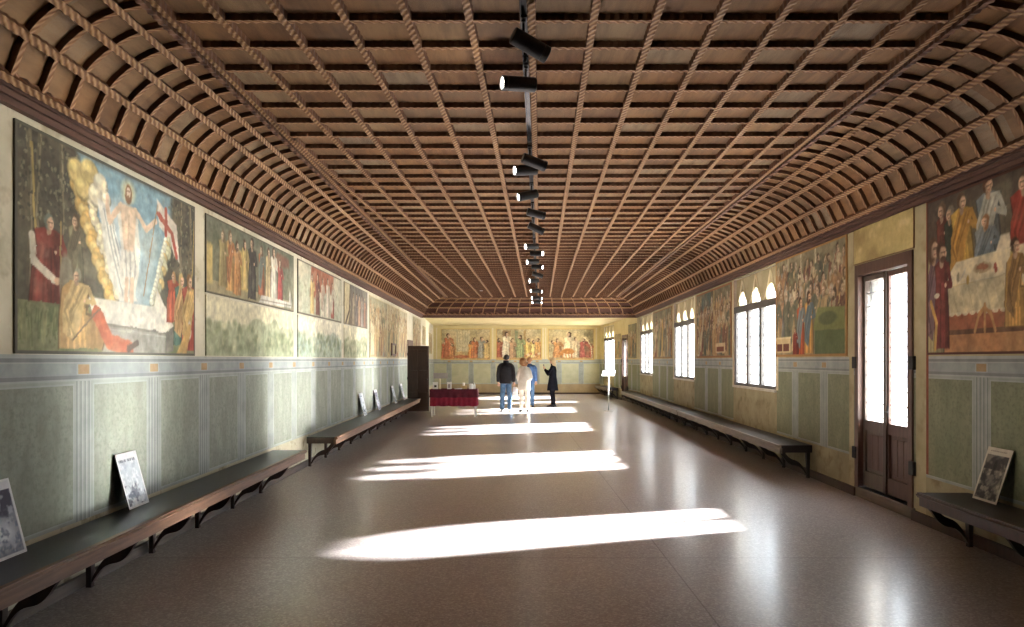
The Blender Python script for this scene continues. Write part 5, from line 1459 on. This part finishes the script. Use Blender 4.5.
# man in the black quilted jacket, back to us, arms hanging
arms = (DOWNARM(-1, .235), DOWNARM(1, .235))
T = (.02, 0)
pr_, S, k, hands = person((-.19, 21.75, 0), -.06, 1.80, 'person in a black quilted jacket and blue jeans standing with back turned', arms, .11, T)
trousers(pr_, S, k, M['jeans'], .115, .08, .066); shoes(pr_, S, k, M['shoe_white'], .115)
SL = lambda sx, a: ([(sx * .08, -.01, 1.465), (sx * .15, -.01, 1.425), (sx * .195, -.01, 1.36), a[0], a[1]], [.04, .066, .074, .064, .05])
garment_torso(pr_, S, k, 'jacket', M['puffer'], [(.86, .185, .135, 0), (.95, .205, .145, 0), (1.15, .205, .15, 0), (1.32, .2, .145, 0), (1.41, .175, .12, -.01), (1.46, .12, .095, -.01), (1.5, .09, .085, -.01), (1.57, .082, .085, -.005)], [SL(-1, arms[0]), SL(1, arms[1])], quilt=.055, folds=.0)
hair_cap(pr_, S, k, M['hair_dark'], T, .045, .93); eyes(pr_, S, k, T)
hp = pr_.matrix_basis @ hands[1]
m = MB(); R = []
for z, w, d in ((.07, .05, .012), (.05, .07, .03), (-.1, .085, .035), (-.2, .08, .03), (-.22, .05, .012)): R.append([(w * math.cos(a), d * math.sin(a), z) for a in [2 * PI * q / 14 for q in range(14)]])
m.rings(R); thing_mesh(m, 'paper_bag', M['paper'], (hp.x + .045, hp.y - .05, hp.z - .12), 'small white bag hanging from the right hand of the black-jacketed person', 'bag', smooth=True)

# woman in cream, head bent a little to the left
arms = (((-.225, .02, 1.14), (-.15, .2, 1.0), (-.1, .26, .99)), ((.23, .0, 1.14), (.18, .18, 1.0), (.12, .24, 1.0)))
T = (-.045, .03)
pr_, S, k, hands = person((.385, 21.6, 0), .12, 1.665, 'person in a cream coat and pale trousers with auburn hair, back turned', arms, .1, T, female=True)
trousers(pr_, S, k, M['cream_cloth'], .1, .074, .064); shoes(pr_, S, k, M['shoe'], .1)
SLf = lambda sx, a: ([(sx * .07, -.01, 1.465), (sx * .13, -.01, 1.42), (sx * .165, -.01, 1.36), a[0], a[1]], [.036, .056, .062, .056, .048])
garment_torso(pr_, S, k, 'coat', M['cream_cloth'], [(.72, .22, .17, 0), (.9, .205, .155, 0), (1.1, .178, .13, 0), (1.3, .18, .13, 0), (1.4, .155, .105, -.01), (1.45, .11, .088, -.01), (1.49, .08, .08, -.01), (1.54, .075, .075, -.005)], [SLf(-1, arms[0]), SLf(1, arms[1])])
hair_cap(pr_, S, k, M['hair_auburn'], T, .16, 1.3); eyes(pr_, S, k, T)

# person in blue half hidden behind her
arms = (DOWNARM(-1, .215), DOWNARM(1, .215))
pr_, S, k, hands = person((.60, 23.7, 0), -.1, 1.72, 'person in a blue jacket and jeans half hidden behind the cream coat', arms, .1)
trousers(pr_, S, k, M['jeans'], .1, .078, .064); shoes(pr_, S, k, M['shoe'], .1)
garment_torso(pr_, S, k, 'jacket', M['blue_cloth'], [(.84, .18, .13, 0), (.95, .185, .135, 0), (1.15, .18, .13, 0), (1.34, .185, .13, 0), (1.43, .165, .11, -.01), (1.49, .09, .08, -.01), (1.53, .075, .07, -.005)], [SL(-1, arms[0]), SL(1, arms[1])])
hair_cap(pr_, S, k, M['hair_auburn'], (0, 0), .06, 1.03); eyes(pr_, S, k)

# woman in the long black coat, turned left, hands raised with a phone
arms = (((-.19, .12, 1.16), (-.09, .26, 1.33), (-.05, .3, 1.39)), ((.19, .12, 1.14), (.09, .26, 1.29), (.04, .3, 1.36)))
pr_, S, k, hands = person((1.42, 24.0, 0), math.radians(68), 1.70, 'person in a long black coat with blond hair, facing left with raised hands', arms, .09, (0, .02), female=True)
trousers(pr_, S, k, M['black_cloth'], .09, .064, .05); shoes(pr_, S, k, M['shoe'], .09)
garment_torso(pr_, S, k, 'coat', M['black_cloth'], [(.58, .235, .2, 0), (.8, .215, .175, 0), (1.08, .17, .13, 0), (1.3, .178, .13, 0), (1.4, .155, .105, -.01), (1.45, .11, .088, -.01), (1.49, .08, .08, -.01), (1.54, .075, .075, -.005)], [SLf(-1, arms[0]), SLf(1, arms[1])])
hair_cap(pr_, S, k, M['hair_blond'], (0, .02), .26, 1.08); eyes(pr_, S, k, (0, .02))
mid = (hands[0] + hands[1]) / 2
hp = Matrix.Translation(pr_.location) @ Matrix.Rotation(math.radians(68), 4, 'Z') @ (mid + Vector((0, .02, .03)))
m = MB(); m.box(-.038, .038, -.004, .004, -.075, .075); o = thing_mesh(m, 'phone', M['black'], hp, 'dark phone held up by the person in the long black coat', 'phone', rz=math.radians(68)); 

# ------------------------------------------------------------------ light: sun and sky through the windows
sd = bpy.data.lights.new('sun', 'SUN'); sd.energy = 42.0; sd.angle = math.radians(3.0); sd.color = (1.0, 0.97, 0.92)
so = bpy.data.objects.new('sun', sd); COL.objects.link(so)
so.rotation_euler = Vector((-1, -.29, -.465)).to_track_quat('-Z', 'Y').to_euler()
so.location = (20, 10, 12)
w = bpy.data.worlds.new('sky'); scn.world = w; w.use_nodes = True
bg = w.node_tree.nodes['Background']; bg.inputs[0].default_value = (0.66, 0.83, 1.0, 1); bg.inputs[1].default_value = 1.9
def portal(fn, s0, s1, z0, z1):
    ld = bpy.data.lights.new('daylight_portal', 'AREA'); ld.shape = 'RECTANGLE'; ld.size = s1 - s0; ld.size_y = z1 - z0; ld.cycles.is_portal = True
    o = bpy.data.objects.new('daylight_portal', ld); COL.objects.link(o)
    o.location = fn((s0 + s1) / 2, -WT + .02, (z0 + z1) / 2)
    o.rotation_euler = Vector((-1, 0, 0)).to_track_quat('-Z', 'Z').to_euler()
for a, b in WIN + [WEND]: portal(RW, a, b, SILL, ARCHTOP)
for d in (DOOR1, DOOR2): portal(RW, *d)

# ------------------------------------------------------------------ camera
cd = bpy.data.cameras.new('camera'); cam = bpy.data.objects.new('camera', cd); COL.objects.link(cam)
cam.location = (0, 0, EYE); cam.rotation_euler = (PI / 2, 0, 0)
cd.sensor_fit = 'HORIZONTAL'; cd.sensor_width = 36.0; cd.lens = FPX / 1024 * 36.0
cd.shift_y = (360 - 313.5) / 1024
cd.clip_start = 0.05; cd.clip_end = 300
scn.camera = cam
scn.cycles.diffuse_bounces = 6; scn.cycles.max_bounces = 14; scn.cycles.transparent_max_bounces = 16; scn.cycles.blur_glossy = 0.0; scn.cycles.sample_clamp_indirect = 20
vs = scn.view_settings
vs.view_transform = 'Standard'; vs.look = 'None'; vs.gamma = 1.0; vs.use_curve_mapping = False; vs.exposure = 2.32
